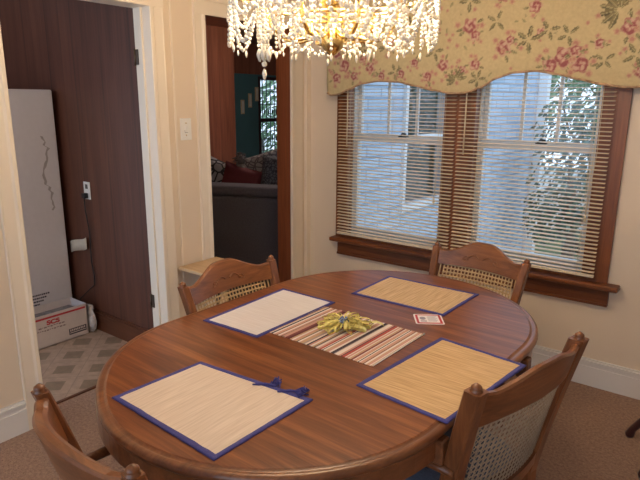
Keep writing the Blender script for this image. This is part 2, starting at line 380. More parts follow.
# baseboards (stepped profile)
def base_x(x0, x1, y):
    mb = MB(); mb.box(x0, x1, y-.016, y, 0, .115); mb.box(x0, x1, y-.011, y, .115, .14); mb.box(x0, x1, y-.018, y, .140, .150); mb.box(x0, x1, y-.008, y, .150, .161); return mb
struct('baseboard_back', base_x(.0, 3.78, 0), M['base'])
mb = MB()
for y0, y1 in ((-5.6, -2.20), (-1.255, -1.045)):
    mb.box(0, .016, y0, y1, 0, .115); mb.box(0, .011, y0, y1, .115, .14); mb.box(0, .018, y0, y1, .14, .150); mb.box(0, .008, y0, y1, .150, .161)
struct('baseboard_left', mb, M['base'])
# threshold strip
struct('trim_5', MB().box(-.135, -.115, DL, DR, -.01, .006), M['dbase'])

# window: stained wood casing, mullion, stool, apron
w = MB()
w.box(.28, .375, -.02, 0, Z0-.02, 2.12); w.box(1.965, 2.10, -.02, 0, Z0-.02, 2.12); w.box(1.085, 1.285, -.02, 0, Z0-.02, 2.02)
w.box(.375, 1.965, -.02, 0, 2.02, 2.12)
w.box(.375, 1.085, -.02, .0, Z0-.02, Z0+.012); w.box(1.285, 1.965, -.02, .0, Z0-.02, Z0+.012)
for x0, x1 in WX:
    w.box(x0-.006, x0+.004, 0, .045, Z0, Z1); w.box(x1-.004, x1+.006, 0, .045, Z0, Z1)
struct('trim_6', w, M['winwood'])
w = MB(); w.box(.265, 2.165, -.085, .0, .592, .620, bev=.006); w.box(.30, 2.115, -.024, 0, .49, .592); w.box(.30, 2.115, -.032, 0, .49, .505)
struct('trim_7', w, M['winwoodx'])
for i, (x0, x1) in enumerate(WX):
    root = bpy.data.objects.new('window_%d' % (i+1), None); COL.objects.link(root); root['kind'] = 'structure'; root.location = ((x0+x1)/2, .07, Z0)
    L = lambda mb: mb
    def ch(nm, mb, mt): 
        o = mb.build(nm, mt, root); o.matrix_parent_inverse = Matrix.Translation(root.location).inverted(); return o
    fr_ = MB()     # outer frame liner
    fr_.box(x0, x0+.014, .045, .14, Z0, Z1); fr_.box(x1-.014, x1, .045, .14, Z0, Z1); fr_.box(x0+.014, x1-.014, .045, .14, Z0, Z0+.014); fr_.box(x0+.014, x1-.014, .045, .14, Z1-.014, Z1)
    ch('window_frame', fr_, M['vinyl'])
    a, c = x0+.014, x1-.014
    lo = MB(); st = .026
    lo.box(a, a+st, .05, .082, Z0+.014, 1.345); lo.box(c-st, c, .05, .082, Z0+.014, 1.345); lo.box(a+st, c-st, .05, .082, Z0+.014, Z0+.06); lo.box(a+st, c-st, .05, .082, 1.305, 1.345)
    ch('lower_sash', lo, M['vinyl'])
    up = MB(); up.box(a, a+st, .09, .122, 1.315, Z1-.014); up.box(c-st, c, .09, .122, 1.315, Z1-.014); up.box(a+st, c-st, .09, .122, 1.315, 1.355); up.box(a+st, c-st, .09, .122, Z1-.054, Z1-.014)
    ch('upper_sash', up, M['vinyl'])
    mu = MB(); wgl = (c-a-2*st)
    for k in (1, 2): mu.box(a+st+wgl*k/3-.009, a+st+wgl*k/3+.009, .096, .116, 1.355, Z1-.054)
    ch('muntin_grid', mu, M['vinyl'])
    ch('lower_pane', MB().box(a+st, c-st, .064, .068, Z0+.06, 1.305), M['glass'])
    ch('upper_pane', MB().box(a+st, c-st, .104, .108, 1.355, Z1-.054), M['glass'])
    lk = MB(); xm = (x0+x1)/2+.03; lk.box(xm-.03, xm+.03, .052, .08, 1.345, 1.352); lk.tube([(xm-.02, .066, 1.352), (xm-.005, .060, 1.368), (xm+.025, .055, 1.366)], .006, 8)
    ch('sash_lock', lk, M['black'])

# ------------------------------------------------------------------ blinds
def blind(x0, x1, wand_x, cord_x, label, ladder):
    root = thing('mini_blind', label, 'blind', ((x0+x1)/2, -.05, .66), 0, None)
    inv = Matrix.Translation(root.location).inverted()
    def ch(nm, mb, mt):
        o = mb.build(nm, mt, root); o.matrix_parent_inverse = inv; return o
    yc = -.047; zb = .655; pitch = .0222; tilt = math.radians(9)
    s = MB(); n = int((1.965-zb-.02)/pitch)
    for k in range(n):
        z = zb+.022+k*pitch; hw = .0125; P0 = []
        jit = random.uniform(-.0005, .0005)
        for t in (-1, -.33, .33, 1):
            P0.append((yc+t*hw*math.cos(tilt), z+jit + t*hw*math.sin(tilt) + .0016*(1-t*t)))
        vs = [(x, y, zz) for x in (x0, x1) for y, zz in P0] + [(x, y, zz-.0008) for x in (x0, x1) for y, zz in P0]
        fs = []
        for j in range(3): fs.append((j, 4+j, 5+j, 1+j)); fs.append((8+j, 9+j, 13+j, 12+j))
        fs += [(0, 8, 12, 4), (3, 7, 15, 11)]
        s.add(vs, fs, False)
    ch('slat_stack', s, M['slat'])
    ch('bottom_rail', MB().box(x0, x1, yc-.012, yc+.012, zb-.008, zb+.008, bev=.003), M['slat'])
    ch('head_rail', MB().box(x0, x1, yc-.014, yc+.014, 1.965, 1.995), M['slat'])
    ld = MB()
    for lx in ladder:
        for yy in (yc-.0132, yc+.0132): ld.tube([(lx, yy, zb), (lx, yy, 1.965)], .0009, 4)
    ch('ladder_cord', ld, M['cord'])
    ch('tilt_wand', MB().tube([(wand_x, yc-.022, 1.97), (wand_x, yc-.024, 1.27)], .0045, 6), M['cord'])
    c = MB(); c.tube([(cord_x, yc-.020, 1.97), (cord_x+.002, yc-.021, 1.3), (cord_x-.006, yc-.022, .98)], .0014, 5); c.tube([(cord_x+.012, yc-.020, 1.97), (cord_x+.016, yc-.021, 1.32), (cord_x-.004, yc-.022, .985)], .0014, 5)
    c.lathe([(.002, .016), (.006, .010), (.008, -.018), (.003, -.022)], (cord_x-.006, yc-.022, .975), 8)
    ch('pull_cord', c, M['cord'])
blind(.315, 1.175, .40, 1.075, 'tan mini blind lowered open over the left window', (.42, .75, 1.10))
blind(1.195, 2.035, 1.245, 1.965, 'tan mini blind lowered open over the right window', (1.33, 1.64, 1.945))

# ------------------------------------------------------------------ floral valance
def make_valance():
    root = thing('valance', 'cream floral fabric valance with scalloped lower edge above both windows', 'valance', (1.22, -.1, 1.62))
    inv = Matrix.Translation(root.location).inverted()
    edge = [(.28, 1.625), (.31, 1.612), (.37, 1.618), (.45, 1.648), (.55, 1.684), (.68, 1.700), (.82, 1.693), (.94, 1.668), (1.06, 1.642), (1.17, 1.624), (1.27, 1.628), (1.35, 1.655), (1.44, 1.705), (1.53, 1.732), (1.65, 1.738), (1.77, 1.718), (1.87, 1.692), (1.97, 1.668), (2.08, 1.652), (2.16, 1.652), (2.22, 1.66)]
    def ez(x):
        if x <= edge[0][0]: return edge[0][1]
        for (a, za), (b, zb) in zip(edge, edge[1:]):
            if x <= b:
                t = (x-a)/(b-a); t = t*t*(3-2*t)*.5+t*.5; return za+(zb-za)*t
        return edge[-1][1]
    top = 2.23
    # path around: left return, front, right return
    path = []
    R = .035; xa, xb, yf = .262, 2.215, -.135
    step = .0048
    y = -.001
    while y > yf+R: path.append((xa, y, xa)); y -= step
    for k in range(8): q = PI/2*k/8; path.append((xa+R-R*math.cos(q), yf+R-R*math.sin(q), xa+R*q*.3))
    x = xa+R
    while x < xb-R: path.append((x, yf, x)); x += step
    for k in range(8): q = PI/2*k/8; path.append((xb-R+R*math.sin(q), yf+R-R*math.cos(q), xb-R+R*q*.5))
    y = yf+R
    while y < -.001: path.append((xb, y, xb)); y += step
    nz_ = 124
    # pattern motifs (x, z, size, kind, angle)
    rnd = random.Random(3); mot = []
    def rose(x, z, s, h=0): mot.append((x, z, s, 'rose', rnd.uniform(0, 6.3), h))
    def leaf(x, z, s, a, h=0): mot.append((x, z, s, 'leaf', a, h))
    for x, z, s in ((1.27, 1.985, .050), (1.30, 1.935, .034), (1.47, 1.86, .048), (1.50, 1.90, .028), (1.79, 1.80, .062), (1.87, 1.765, .050), (1.72, 1.765, .045), (1.84, 1.83, .035), (1.95, 1.86, .030),
                    (.62, 1.78, .040), (.42, 1.80, .050), (.70, 1.73, .03), (.56, 1.84, .035), (.84, 1.74, .032), (1.12, 1.78, .04), (.36, 1.88, .045), (.36, 1.72, .040), (.50, 1.73, .034), (1.02, 1.72, .036), (.93, 1.80, .030), (1.31, 1.78, .036), (1.24, 1.75, .028), (1.62, 2.06, .038), (2.08, 1.93, .05), (.75, 1.92, .045), (.50, 2.02, .05), (1.05, 2.02, .045), (1.90, 2.14, .05), (1.45, 2.13, .04), (.33, 2.00, .045), (2.15, 1.72, .035), (1.66, 1.93, .026)):
        rose(x, z, s)
        for k in range(3): a = rnd.uniform(0, 6.3); leaf(x+math.cos(a)*s*1.25, z+math.sin(a)*s*1.25, s*.75, a, rnd.random()*.7)
        for k in range(3): a = rnd.uniform(0, 6.3); d = s*rnd.uniform(1.1, 1.7); rose(x+math.cos(a)*d, z+math.sin(a)*d, s*.4, 1)
    for cx, cz, n, s, a0 in ((1.60, 1.895, 5, .055, .3), (1.205, 1.70, 8, .05, .2), (2.02, 2.01, 8, .07, .9), (1.42, 2.0, 4, .045, 1.2), (1.70, 1.94, 4, .045, 2.2), (1.33, 1.70, 5, .04, .1), (.80, 1.75, 4, .04, .5), (1.80, 1.91, 4, .045, .7), (1.06, 1.86, 4, .045, 2.2), (.56, 1.90, 5, .05, 1.), (1.98, 1.78, 4, .04, 2.6), (.88, 2.08, 5, .05, .4), (1.26, 2.12, 4, .05, 1.8), (2.12, 1.80, 4, .05, .8)):
        for k in range(n):
            a = a0+2*PI*k/n*(.62 if n > 5 else .9); leaf(cx+math.cos(a)*s*.75, cz+math.sin(a)*s*.75, s, a, rnd.random()*.3 if n > 4 else .25)
    for k in range(130):
        x = rnd.uniform(.28, 2.2); z = rnd.uniform(1.64, 2.22)
        if rnd.random() < .5: leaf(x, z, rnd.uniform(.018, .032), rnd.uniform(0, 6.3), .8)
        else: rose(x, z, rnd.uniform(.010, .018), 1)
    cell = {}
    for i, mm in enumerate(mot):
        r = mm[2]*1.2
        for ix in range(int((mm[0]-r)//.05), int((mm[0]+r)//.05)+1):
            for iz in range(int((mm[1]-r)//.05), int((mm[1]+r)//.05)+1): cell.setdefault((ix, iz), []).append(i)
    base = (.52, .415, .235)
    def colr(x, z):
        c = base
        for i in cell.get((int(x//.05), int(z//.05)), ()):
            mx, mz, s, kd, a, h = mot[i]; dx, dz = x-mx, z-mz
            if kd == 'rose':
                r = math.hypot(dx, dz)/s; th = math.atan2(dz, dx)
                lim = .86+.14*math.cos(5*th+a)
                if r < lim:
                    q = math.sin(r*8.5 + th*1.0 + a) + .6*math.sin(5*th+a*2+r*4)
                    if h: c = (.44, .22, .17) if r < .5 else (.50, .32, .21)
                    elif r > .72: c = (.50, .34, .23) if q > 0 else (.40, .20, .16)
                    else: c = (.30, .10, .10) if q < -.35 else ((.42, .20, .17) if q < .5 else (.54, .36, .27))
            else:
                u = dx*math.cos(a)+dz*math.sin(a); v = -dx*math.sin(a)+dz*math.cos(a); u /= s*.62; v /= s*.62
                if abs(u) < 1 and abs(v) < .34*(1-u*u)*(1+.2*math.sin(u*12)):
                    if abs(v) < .04: c = (.42, .36, .20)
                    else: c = (.13+.18*h, .11+.17*h, .065+.09*h) if v > 0 else (.21+.16*h, .17+.15*h, .09+.08*h)
        return c
    vs, fs, cols = [], [], []
    for i, (x, y, xe) in enumerate(path):
        zb = ez(x if x > .27 else .27)
        for k in range(nz_+1):
            z = zb+(top-zb)*k/nz_
            hgt = (z-zb)
            bulge = .010*math.sin(min(1, hgt/.08)*PI/2) + .0035*math.sin(x*34+z*9)*min(1, hgt*6)
            nx, ny = 0, -1
            if x < xa+R and i < len(path)/2: t = max(0, min(1, (y-yf)/R)); nx, ny = -t, -(1-t)
            if x > xb-R: t = max(0, min(1, (y-yf)/R)); nx, ny = t, -(1-t)
            vs.append((x+nx*bulge, y+ny*bulge, z)); cols.append(colr(x + (0 if 0 < i else 0) + (y-yf if x <= xa+.001 else 0)*-1.0, z))
    W = nz_+1
    for i in range(len(path)-1):
        for k in range(nz_): fs.append((i*W+k, (i+1)*W+k, (i+1)*W+k+1, i*W+k+1))
    mb = MB(); mb.add(vs, fs, True)
    m, nt, b = newmat('floral_print_cotton')
    ca = N(nt, 'ShaderNodeVertexColor', layer_name='print'); nz = N(nt, 'ShaderNodeTexNoise'); nz.inputs['Scale'].default_value = 60; tc = N(nt, 'ShaderNodeTexCoord'); nt.links.new(tc.outputs['Object'], nz.inputs['Vector'])
    md = N(nt, 'ShaderNodeMath', operation='MULTIPLY_ADD'); md.inputs[1].default_value = .3; md.inputs[2].default_value = .85; nt.links.new(nz.outputs['Fac'], md.inputs[0])
    vm = N(nt, 'ShaderNodeVectorMath', operation='SCALE'); nt.links.new(ca.outputs['Color'], vm.inputs[0]); nt.links.new(md.outputs[0], vm.inputs['Scale'])
    nt.links.new(vm.outputs[0], b.inputs['Base Color']); b.inputs['Roughness'].default_value = .9; b.inputs['Specular IOR Level'].default_value = .15
    o = mb.build('fabric_face', m, root); o.matrix_parent_inverse = inv
    at = o.data.color_attributes.new('print', 'FLOAT_COLOR', 'POINT')
    flat = []
    for c in cols: flat += [c[0], c[1], c[2], 1.0]
    at.data.foreach_set('color', flat)
    sol = o.modifiers.new('thick', 'SOLIDIFY'); sol.thickness = .004; sol.offset = -1
    pipe = MB(); P0 = []
    for (x, y, xe) in path[::3]:
        P0.append((x, y-.004 if yf+.001 >= y else y, ez(max(x, .27))))
    pipe.tube(P0, .006, 6); o2 = pipe.build('piped_hem', plain('hem_piping', (.42, .27, .16), .9, noise=.35, scale=45), root); o2.matrix_parent_inverse = inv
    o3 = MB().box(xa+.01, xb-.01, yf+.012, -.001, top-.02, top-.002).build('mounting_board', M['winwoodx'], root); o3.matrix_parent_inverse = inv
make_valance()

# ------------------------------------------------------------------ switch plate
root = thing('light_switch', 'white plastic light switch plate on the wall between the doorways', 'switch', (0.0, -1.13, 1.412))
MB().box(0, .006, -.040, .040, -.062, .062, bev=.002).build('plate', M['plate'], root)
tg = MB(); tg.box(.004, .009, -.010, .010, -.018, .018); tg.box(.006, .018, -.005, .005, -.002, .012); tg.build('toggle', M['plate'], root)
MB().box(.0055, .0075, -.011, .011, -.020, -.006).build('toggle_slot', M['slot'], root)
for z in (-.034, .034):
    MB().lathe([(.004, 0), (.004, .0015)], (.0055, 0, z), 8, Matrix.Rotation(PI/2, 4, 'Y')).build('screw', M['goldm'], root)

# ------------------------------------------------------------------ table
CX, CYT, RR, RY, HL = 1.527, -1.729, .5863, .5785, .315
def oval(d, z, n=40):
    """rounded-end outline, d added to both half axes"""
    P0 = []
    for sg in (-1, 1):
        for k in range(n+1): q = (PI if sg < 0 else 0) + PI*k/n; kk = 1-.026*math.exp(-((q-PI*1.32)/.45)**2); P0.append(((RR*kk+d)*math.cos(q), sg*HL + (RY*kk+d)*math.sin(q), z))
    return P0
tb = thing('dining_table', 'oval oak dining table with a leaf, set with four bordered mats', 'table', (CX, CYT, 0), -.0284)
t = MB()
t.rings([oval(-.030, .728), oval(-.029, .7485), oval(-.032, .750)], smooth=False)
t.build('tabletop', M['table'], tb)
e = MB()
prof = [(-.032, .7485), (-.026, .7472), (-.023, .7445), (-.018, .7475), (-.009, .7470), (-.002, .742), (0, .733), (-.004, .724), (-.012, .716), (-.030, .712)]
e.rings([oval(d, z) for d, z in prof], smooth=True, caps=False)
e.rings([oval(-.030, .712), oval(-.2, .712)], smooth=False, caps=False)
e.build('rim_moulding', M['tedge'], tb)
# apron under each rounded end, closed by square blocks
for sgn in (-1, 1):
    ap = MB(); n = 32; rings = []
    for k in range(n+1):
        q = (0 if sgn > 0 else PI) + PI*k/n; cs, sn = math.cos(q), math.sin(q); y = sgn*HL
        rings.append([((RR-.015)*cs, y+(RY-.015)*sn, .715), ((RR-.015)*cs, y+(RY-.015)*sn, .655), ((RR-.037)*cs, y+(RY-.037)*sn, .655), ((RR-.037)*cs, y+(RY-.037)*sn, .715)])
    ap.rings(rings, smooth=False)
    ap.build('apron', M['tedge'], tb)
    for sx in (-1, 1):
        MB().box(sx*(RR-.015)-.020, sx*(RR-.015)+.020, sgn*HL-.02, sgn*HL+.02, .640, .713, bev=.004).build('apron_block', M['tedge'], tb)
MB().box(-.30, .30, -.70, .70, .675, .712).build('slide_rail', M['tedge'], tb)
for sgn in (-1, 1):
    yb = sgn*.40
    col = MB().lathe([(.12, .675), (.12, .65), (.06, .62), (.05, .56), (.085, .47), (.095, .40), (.06, .31), (.055, .27), (.09, .24), (.09, .15), (.05, .13)], (0, yb, 0), 20)
    cobj = col.build('pedestal', M['chairv'], tb)
    for ang in ((math.radians(90*sgn + 38)), math.radians(90*sgn - 38)):
        ft = MB(); dx, dy = math.cos(ang), math.sin(ang); pts = []; rs = []
        for r, z, q in ((.05, .20, .038), (.14, .19, .036), (.22, .13, .032), (.30, .07, .028), (.36, .045, .028), (.40, .033, .026)):
            pts.append((dx*r, yb+dy*r, z)); rs.append(q)
        ft.tube(pts, rs, 10); ft.build('foot', M['chairv'], tb)

# ------------------------------------------------------------------ placemats (corner points on the table, ccw: near-left, near-right, far-right, far-left)
def lerp2(q, u, v):
    a = Vector(q[0])*(1-u)+Vector(q[1])*u; b = Vector(q[3])*(1-u)+Vector(q[2])*u; return a*(1-v)+b*v
def placemat(quad, mat, label, wavy=0.0, group=None, bw=.016):
    cx = sum(p[0] for p in quad)/4; cy = sum(p[1] for p in quad)/4
    q = [(p[0]-cx, p[1]-cy, 0) for p in quad]
    root = thing('placemat', label, 'placemat', (cx, cy, .7503), 0, group)
    def surf(u, v): 
        p = lerp2(q, u, v); p.z = wavy*(math.sin(u*9+v*3)*.5+.5)*.004*math.sin(PI*min(1, max(0, u)))*math.sin(PI*min(1, max(0, v))); return p
    n = 14; g = MB()
    lay = []
    wu = bw*.6/(Vector(q[1])-Vector(q[0])).length; wv = bw*.6/(Vector(q[3])-Vector(q[0])).length
    vs = []
    for h in (.0002, .0026):
        for i in range(n+1):
            for j in range(n+1):
                u = wu+(1-2*wu)*i/n; v = wv+(1-2*wv)*j/n; p = surf(u, v); vs.append((p.x, p.y, p.z+h))
    W = n+1; fs = []
    for i in range(n):
        for j in range(n):
            a = i*W+j; fs.append((a, a+1, a+W+1, a+W)); a += W*W; fs.append((a, a+W, a+W+1, a+1))
    rim = [i*W for i in range(n+1)] + [n*W+j for j in range(1, n+1)] + [i*W+n for i in range(n-1, -1, -1)] + [j for j in range(n-1, 0, -1)]
    for k in range(len(rim)): a, b = rim[k], rim[(k+1) % len(rim)]; fs.append((a, b, b+W*W, a+W*W))
    g.add(vs, fs); g.build('straw_weave', mat, root)
    # binding: flattened strip around the edge with mitred corners
    uu = bw/(Vector(q[1])-Vector(q[0])).length; vv = bw/(Vector(q[3])-Vector(q[0])).length
    outer, inner = [], []; m_ = 16
    rd = random.Random(int(abs(cx)*1000))
    for (ua, va, ub, vb) in ((0, 0, 1, 0), (1, 0, 1, 1), (1, 1, 0, 1), (0, 1, 0, 0)):
        for k in range(m_):
            t_ = k/m_; u = ua+(ub-ua)*t_; v = va+(vb-va)*t_
            jit = rd.uniform(-.0012, .0012)
            outer.append(surf(u, v)+Vector((jit, jit*.5, 0)))
            inner.append(surf(uu+u*(1-2*uu), vv+v*(1-2*vv))+Vector((-jit*.6, jit, 0)))
    rings = [[(p.x, p.y, p.z) for p in outer], [(p.x, p.y, p.z+.0030) for p in outer]]
    rings.append([(p.x*.7+i_.x*.3, p.y*.7+i_.y*.3, p.z+.0048) for p, i_ in zip(outer, inner)])
    rings.append([(p.x*.2+i_.x*.8, p.y*.2+i_.y*.8, p.z+.0046) for p, i_ in zip(outer, inner)])
    rings.append([(p.x, p.y, p.z+.0024) for p in inner])
    b = MB(); b.rings(rings, smooth=True, caps=False); b.build('cloth_border', M['blueb'], root)
    return root
A_ = placemat([(1.29, -2.513), (1.738, -2.536), (1.748, -2.169), (1.31, -2.203)], M['matA'], 'pale straw placemat with torn blue border, on the table by the front left chair', 1.5)
# torn corner: loose blue threads
for cx_, cy_, s_, a_ in ((1.690, -2.165, .034, .45), (1.605, -2.180, .026, 1.8)):
    fr_ = MB(); rd = random.Random(int(cx_*999))
    for k in range(26):
        a = a_+rd.gauss(0, .55); l = s_*rd.uniform(.5, 1.3); p0 = Vector((cx_+rd.gauss(0, .008)-A_.location.x, cy_+rd.gauss(0, .006)-A_.location.y, .004))
        pts = [p0]
        for j in range(4): pts.append(pts[-1]+Vector((math.cos(a+rd.gauss(0, .6))*l/4, math.sin(a+rd.gauss(0, .6))*l/4, rd.uniform(-.004, .006))))
        for p in pts: p.z = max(.002, p.z)
        fr_.tube(pts, .0022, 5)
    fr_.tube([(cx_-A_.location.x-.05, cy_-A_.location.y-.035, .004), (cx_-A_.location.x-.02, cy_-A_.location.y-.012, .008), (cx_-A_.location.x+.01, cy_-A_.location.y, .006)], .004, 6)
    fr_.build('frayed_thread', M['blueb'], A_)
placemat([(1.045, -1.957), (1.321, -1.948), (1.327, -1.476), (1.032, -1.474)], M['matB'], 'whitish straw placemat with blue border, in front of the chair by the doorway')
placemat([(1.796, -2.023), (2.103, -2.05), (2.158, -1.574), (1.84, -1.539)], M['matC'], 'golden straw placemat with blue border, in front of the front right chair')
placemat([(1.314, -1.338), (1.755, -1.336), (1.763, -.999), (1.31, -1.009)], M['matD'], 'tan straw placemat with blue border, in front of the chair below the window')

# striped mat
CC = {'w': (.74, .66, .62), 'm': (.20, .055, .055), 't': (.50, .33, .21), 'k': (.045, .03, .045), 'p': (.55, .30, .25), 'r': (.40, .07, .055), 'g': (.34, .28, .28), 'd': (.13, .03, .035), 'o': (.50, .22, .10)}
SEQ = 'tttwkkwwpptmwwppkttppmmdddttwwppttkwwptttggwwkkppwwttkgwwpprrwkwwttppwwkkkgwwwwppkrrrwppwttmmwpptwkwpptmwwtppwtt'
m, nt, b = newmat('striped_cloth'); st = m
ca = N(nt, 'ShaderNodeVertexColor', layer_name='print'); nt.links.new(ca.outputs['Color'], b.inputs['Base Color']); b.inputs['Roughness'].default_value = .8
rr = thing('striped_mat', 'striped maroon, white and tan cloth mat in the middle of the table', 'table mat', (1.545, -1.712, .7502))
g = MB(); n = len(SEQ); vs = []
Q = [(1.314-1.545, -1.883+1.712, 0), (1.769-1.545, -1.886+1.712, 0), (1.778-1.545, -1.550+1.712, 0), (1.324-1.545, -1.540+1.712, 0)]
def rz_(u): return .0016 + .004*math.exp(-((u-.17)/.018)**2)+.0012*math.exp(-((u-.6)/.05)**2)
for h in (0, 1):
    for i in range(n+1):
        for j in range(9):
            p = lerp2(Q, i/n, j/8); vs.append((p.x, p.y, rz_(i/n) if h else .0002))
W = 9; fs = []
for i in range(n):
    for j in range(8):
        a = i*W+j; fs.append((a, a+1, a+W+1, a+W)); a += W*(n+1); fs.append((a, a+W, a+W+1, a+1))
for i in range(n): a = i*W; o_ = W*(n+1); fs.append((a, a+W, a+W+o_, a+o_)); a += 8; fs.append((a+W, a, a+o_, a+W+o_))
for j in range(8): a = j; fs.append((a+1, a, a+o_, a+1+o_)); a = n*W+j; fs.append((a, a+1, a+1+o_, a+o_))
g.add(vs, fs); o = g.build('cloth', st, rr)
at = o.data.color_attributes.new('print', 'FLOAT_COLOR', 'CORNER'); flat = []
for p in o.data.polygons:
    i = min(n-1, min(v % (W*(n+1)) for v in p.vertices)//W); c = CC[SEQ[i]]
    for _ in p.vertices: flat += [c[0], c[1], c[2], 1.0]
at.data.foreach_set('color', flat)
for s in (0, 1):
    hm = MB(); x = Q[0][0] if s == 0 else Q[1][0]; y0 = -.172; y1 = .168
    hm.tube([(x, y0, .0022), (x+(.01 if s == 0 else .009), y1, .0022)], .0022, 6); hm.build('end_hem', M['white'] if s else M['tan'], rr)

# card
rr = thing('card', 'small white card with red border lying beside the tan placemat', 'card', (1.722, -1.402, .7502), math.radians(35))
def rrect(w, h, r, n=5):
    P0 = []
    for cx, cy, q0 in ((w-r, h-r, 0), (-w+r, h-r, 90), (-w+r, -h+r, 180), (w-r, -h+r, 270)):
        for k in range(n+1): q = math.radians(q0+90*k/n); P0.append((cx+r*math.cos(q), cy+r*math.sin(q)))
    return P0
MB().prism(rrect(.055, .052, .008), 0, .0012).build('card_stock', M['white'], rr)
MB().prism(rrect(.049, .046, .005), .0012, .0015).build('red_border', M['red'], rr)
MB().prism(rrect(.040, .037, .002), .0015, .0018).build('print_field', M['white'], rr)
pr = MB()
pr.prism([(-.034+.011+.011*math.cos(k*PI/6)*1.1, .006+.016*math.sin(k*PI/6)) for k in range(12)], .0018, .0020)
for k in range(6): pr.box(-.004, .034-.006*(k % 2), .026-.010*k, .029-.010*k, .0018, .0020)
pr.box(-.034, -.010, -.028, -.018, .0018, .002)
pr.build('grey_print', M['greyp'], rr)

# gift bow
BX, BY = 1.512, -1.685
rr = thing('gift_bow', 'glittering gold ribbon bow with blue centre on the striped mat', 'bow', (BX, BY, .7525))
rd = random.Random(11)
def loop_ribbon(ang, L, h, wdt, tw=0.0, base_r=.012, z0=.002):
    mb = MB(); n = 14; vs = []
    dx, dy = math.cos(ang), math.sin(ang); px, py = -dy, dx
    for i in range(n+1):
        q = 2*PI*i/n; r = base_r + L*(1-math.cos(q))/2; z = z0 + h*.5 + h*.5*math.sin(q)
        ww = wdt*(.5+.5*math.sin(q/2)); c2, s2 = math.cos(tw*q/PI), math.sin(tw*q/PI)
        for s in (-1, 1): vs.append((dx*r+px*s*ww*.5*c2, dy*r+py*s*ww*.5*c2, max(.001, z+s*ww*.5*s2)))
    fs = [(i*2, i*2+1, i*2+3, i*2+2) for i in range(n)]
    mb.add(vs, fs, True); return mb
for k in range(64):
    a = rd.uniform(0, 2*PI); el = rd.random()
    o = loop_ribbon(a, (.058+.036*abs(math.cos(a-.75)))*(1.15-.5*el)*rd.uniform(.7, 1.1), .010+.018*rd.random(), .008, rd.uniform(-1.6, 1.6), .010, .002+.022*el).build('ribbon_loop', M['gold'], rr)
cn = MB()
for k in range(16): a = rd.uniform(0, 6.3); r = rd.uniform(0, .018); cn.ball((r*math.cos(a)+.004, r*math.sin(a)-.006, .030+rd.uniform(-.004, .008)), .0075, 6, 4)
cn.build('foil_centre', M['foilb'], rr)
tl = MB()
pts = [(.02, .02, .012), (.06, .05, .020), (.095, .085, .022), (.115, .10, .010)]
vs = []; 
for i, p in enumerate(pts): vs += [(p[0]-.008, p[1]+.009, p[2]), (p[0]+.008, p[1]-.009, p[2])]
tl.add(vs, [(i*2, i*2+1, i*2+3, i*2+2) for i in range(3)], True); tl.build('ribbon_tail', M['gold'], rr)

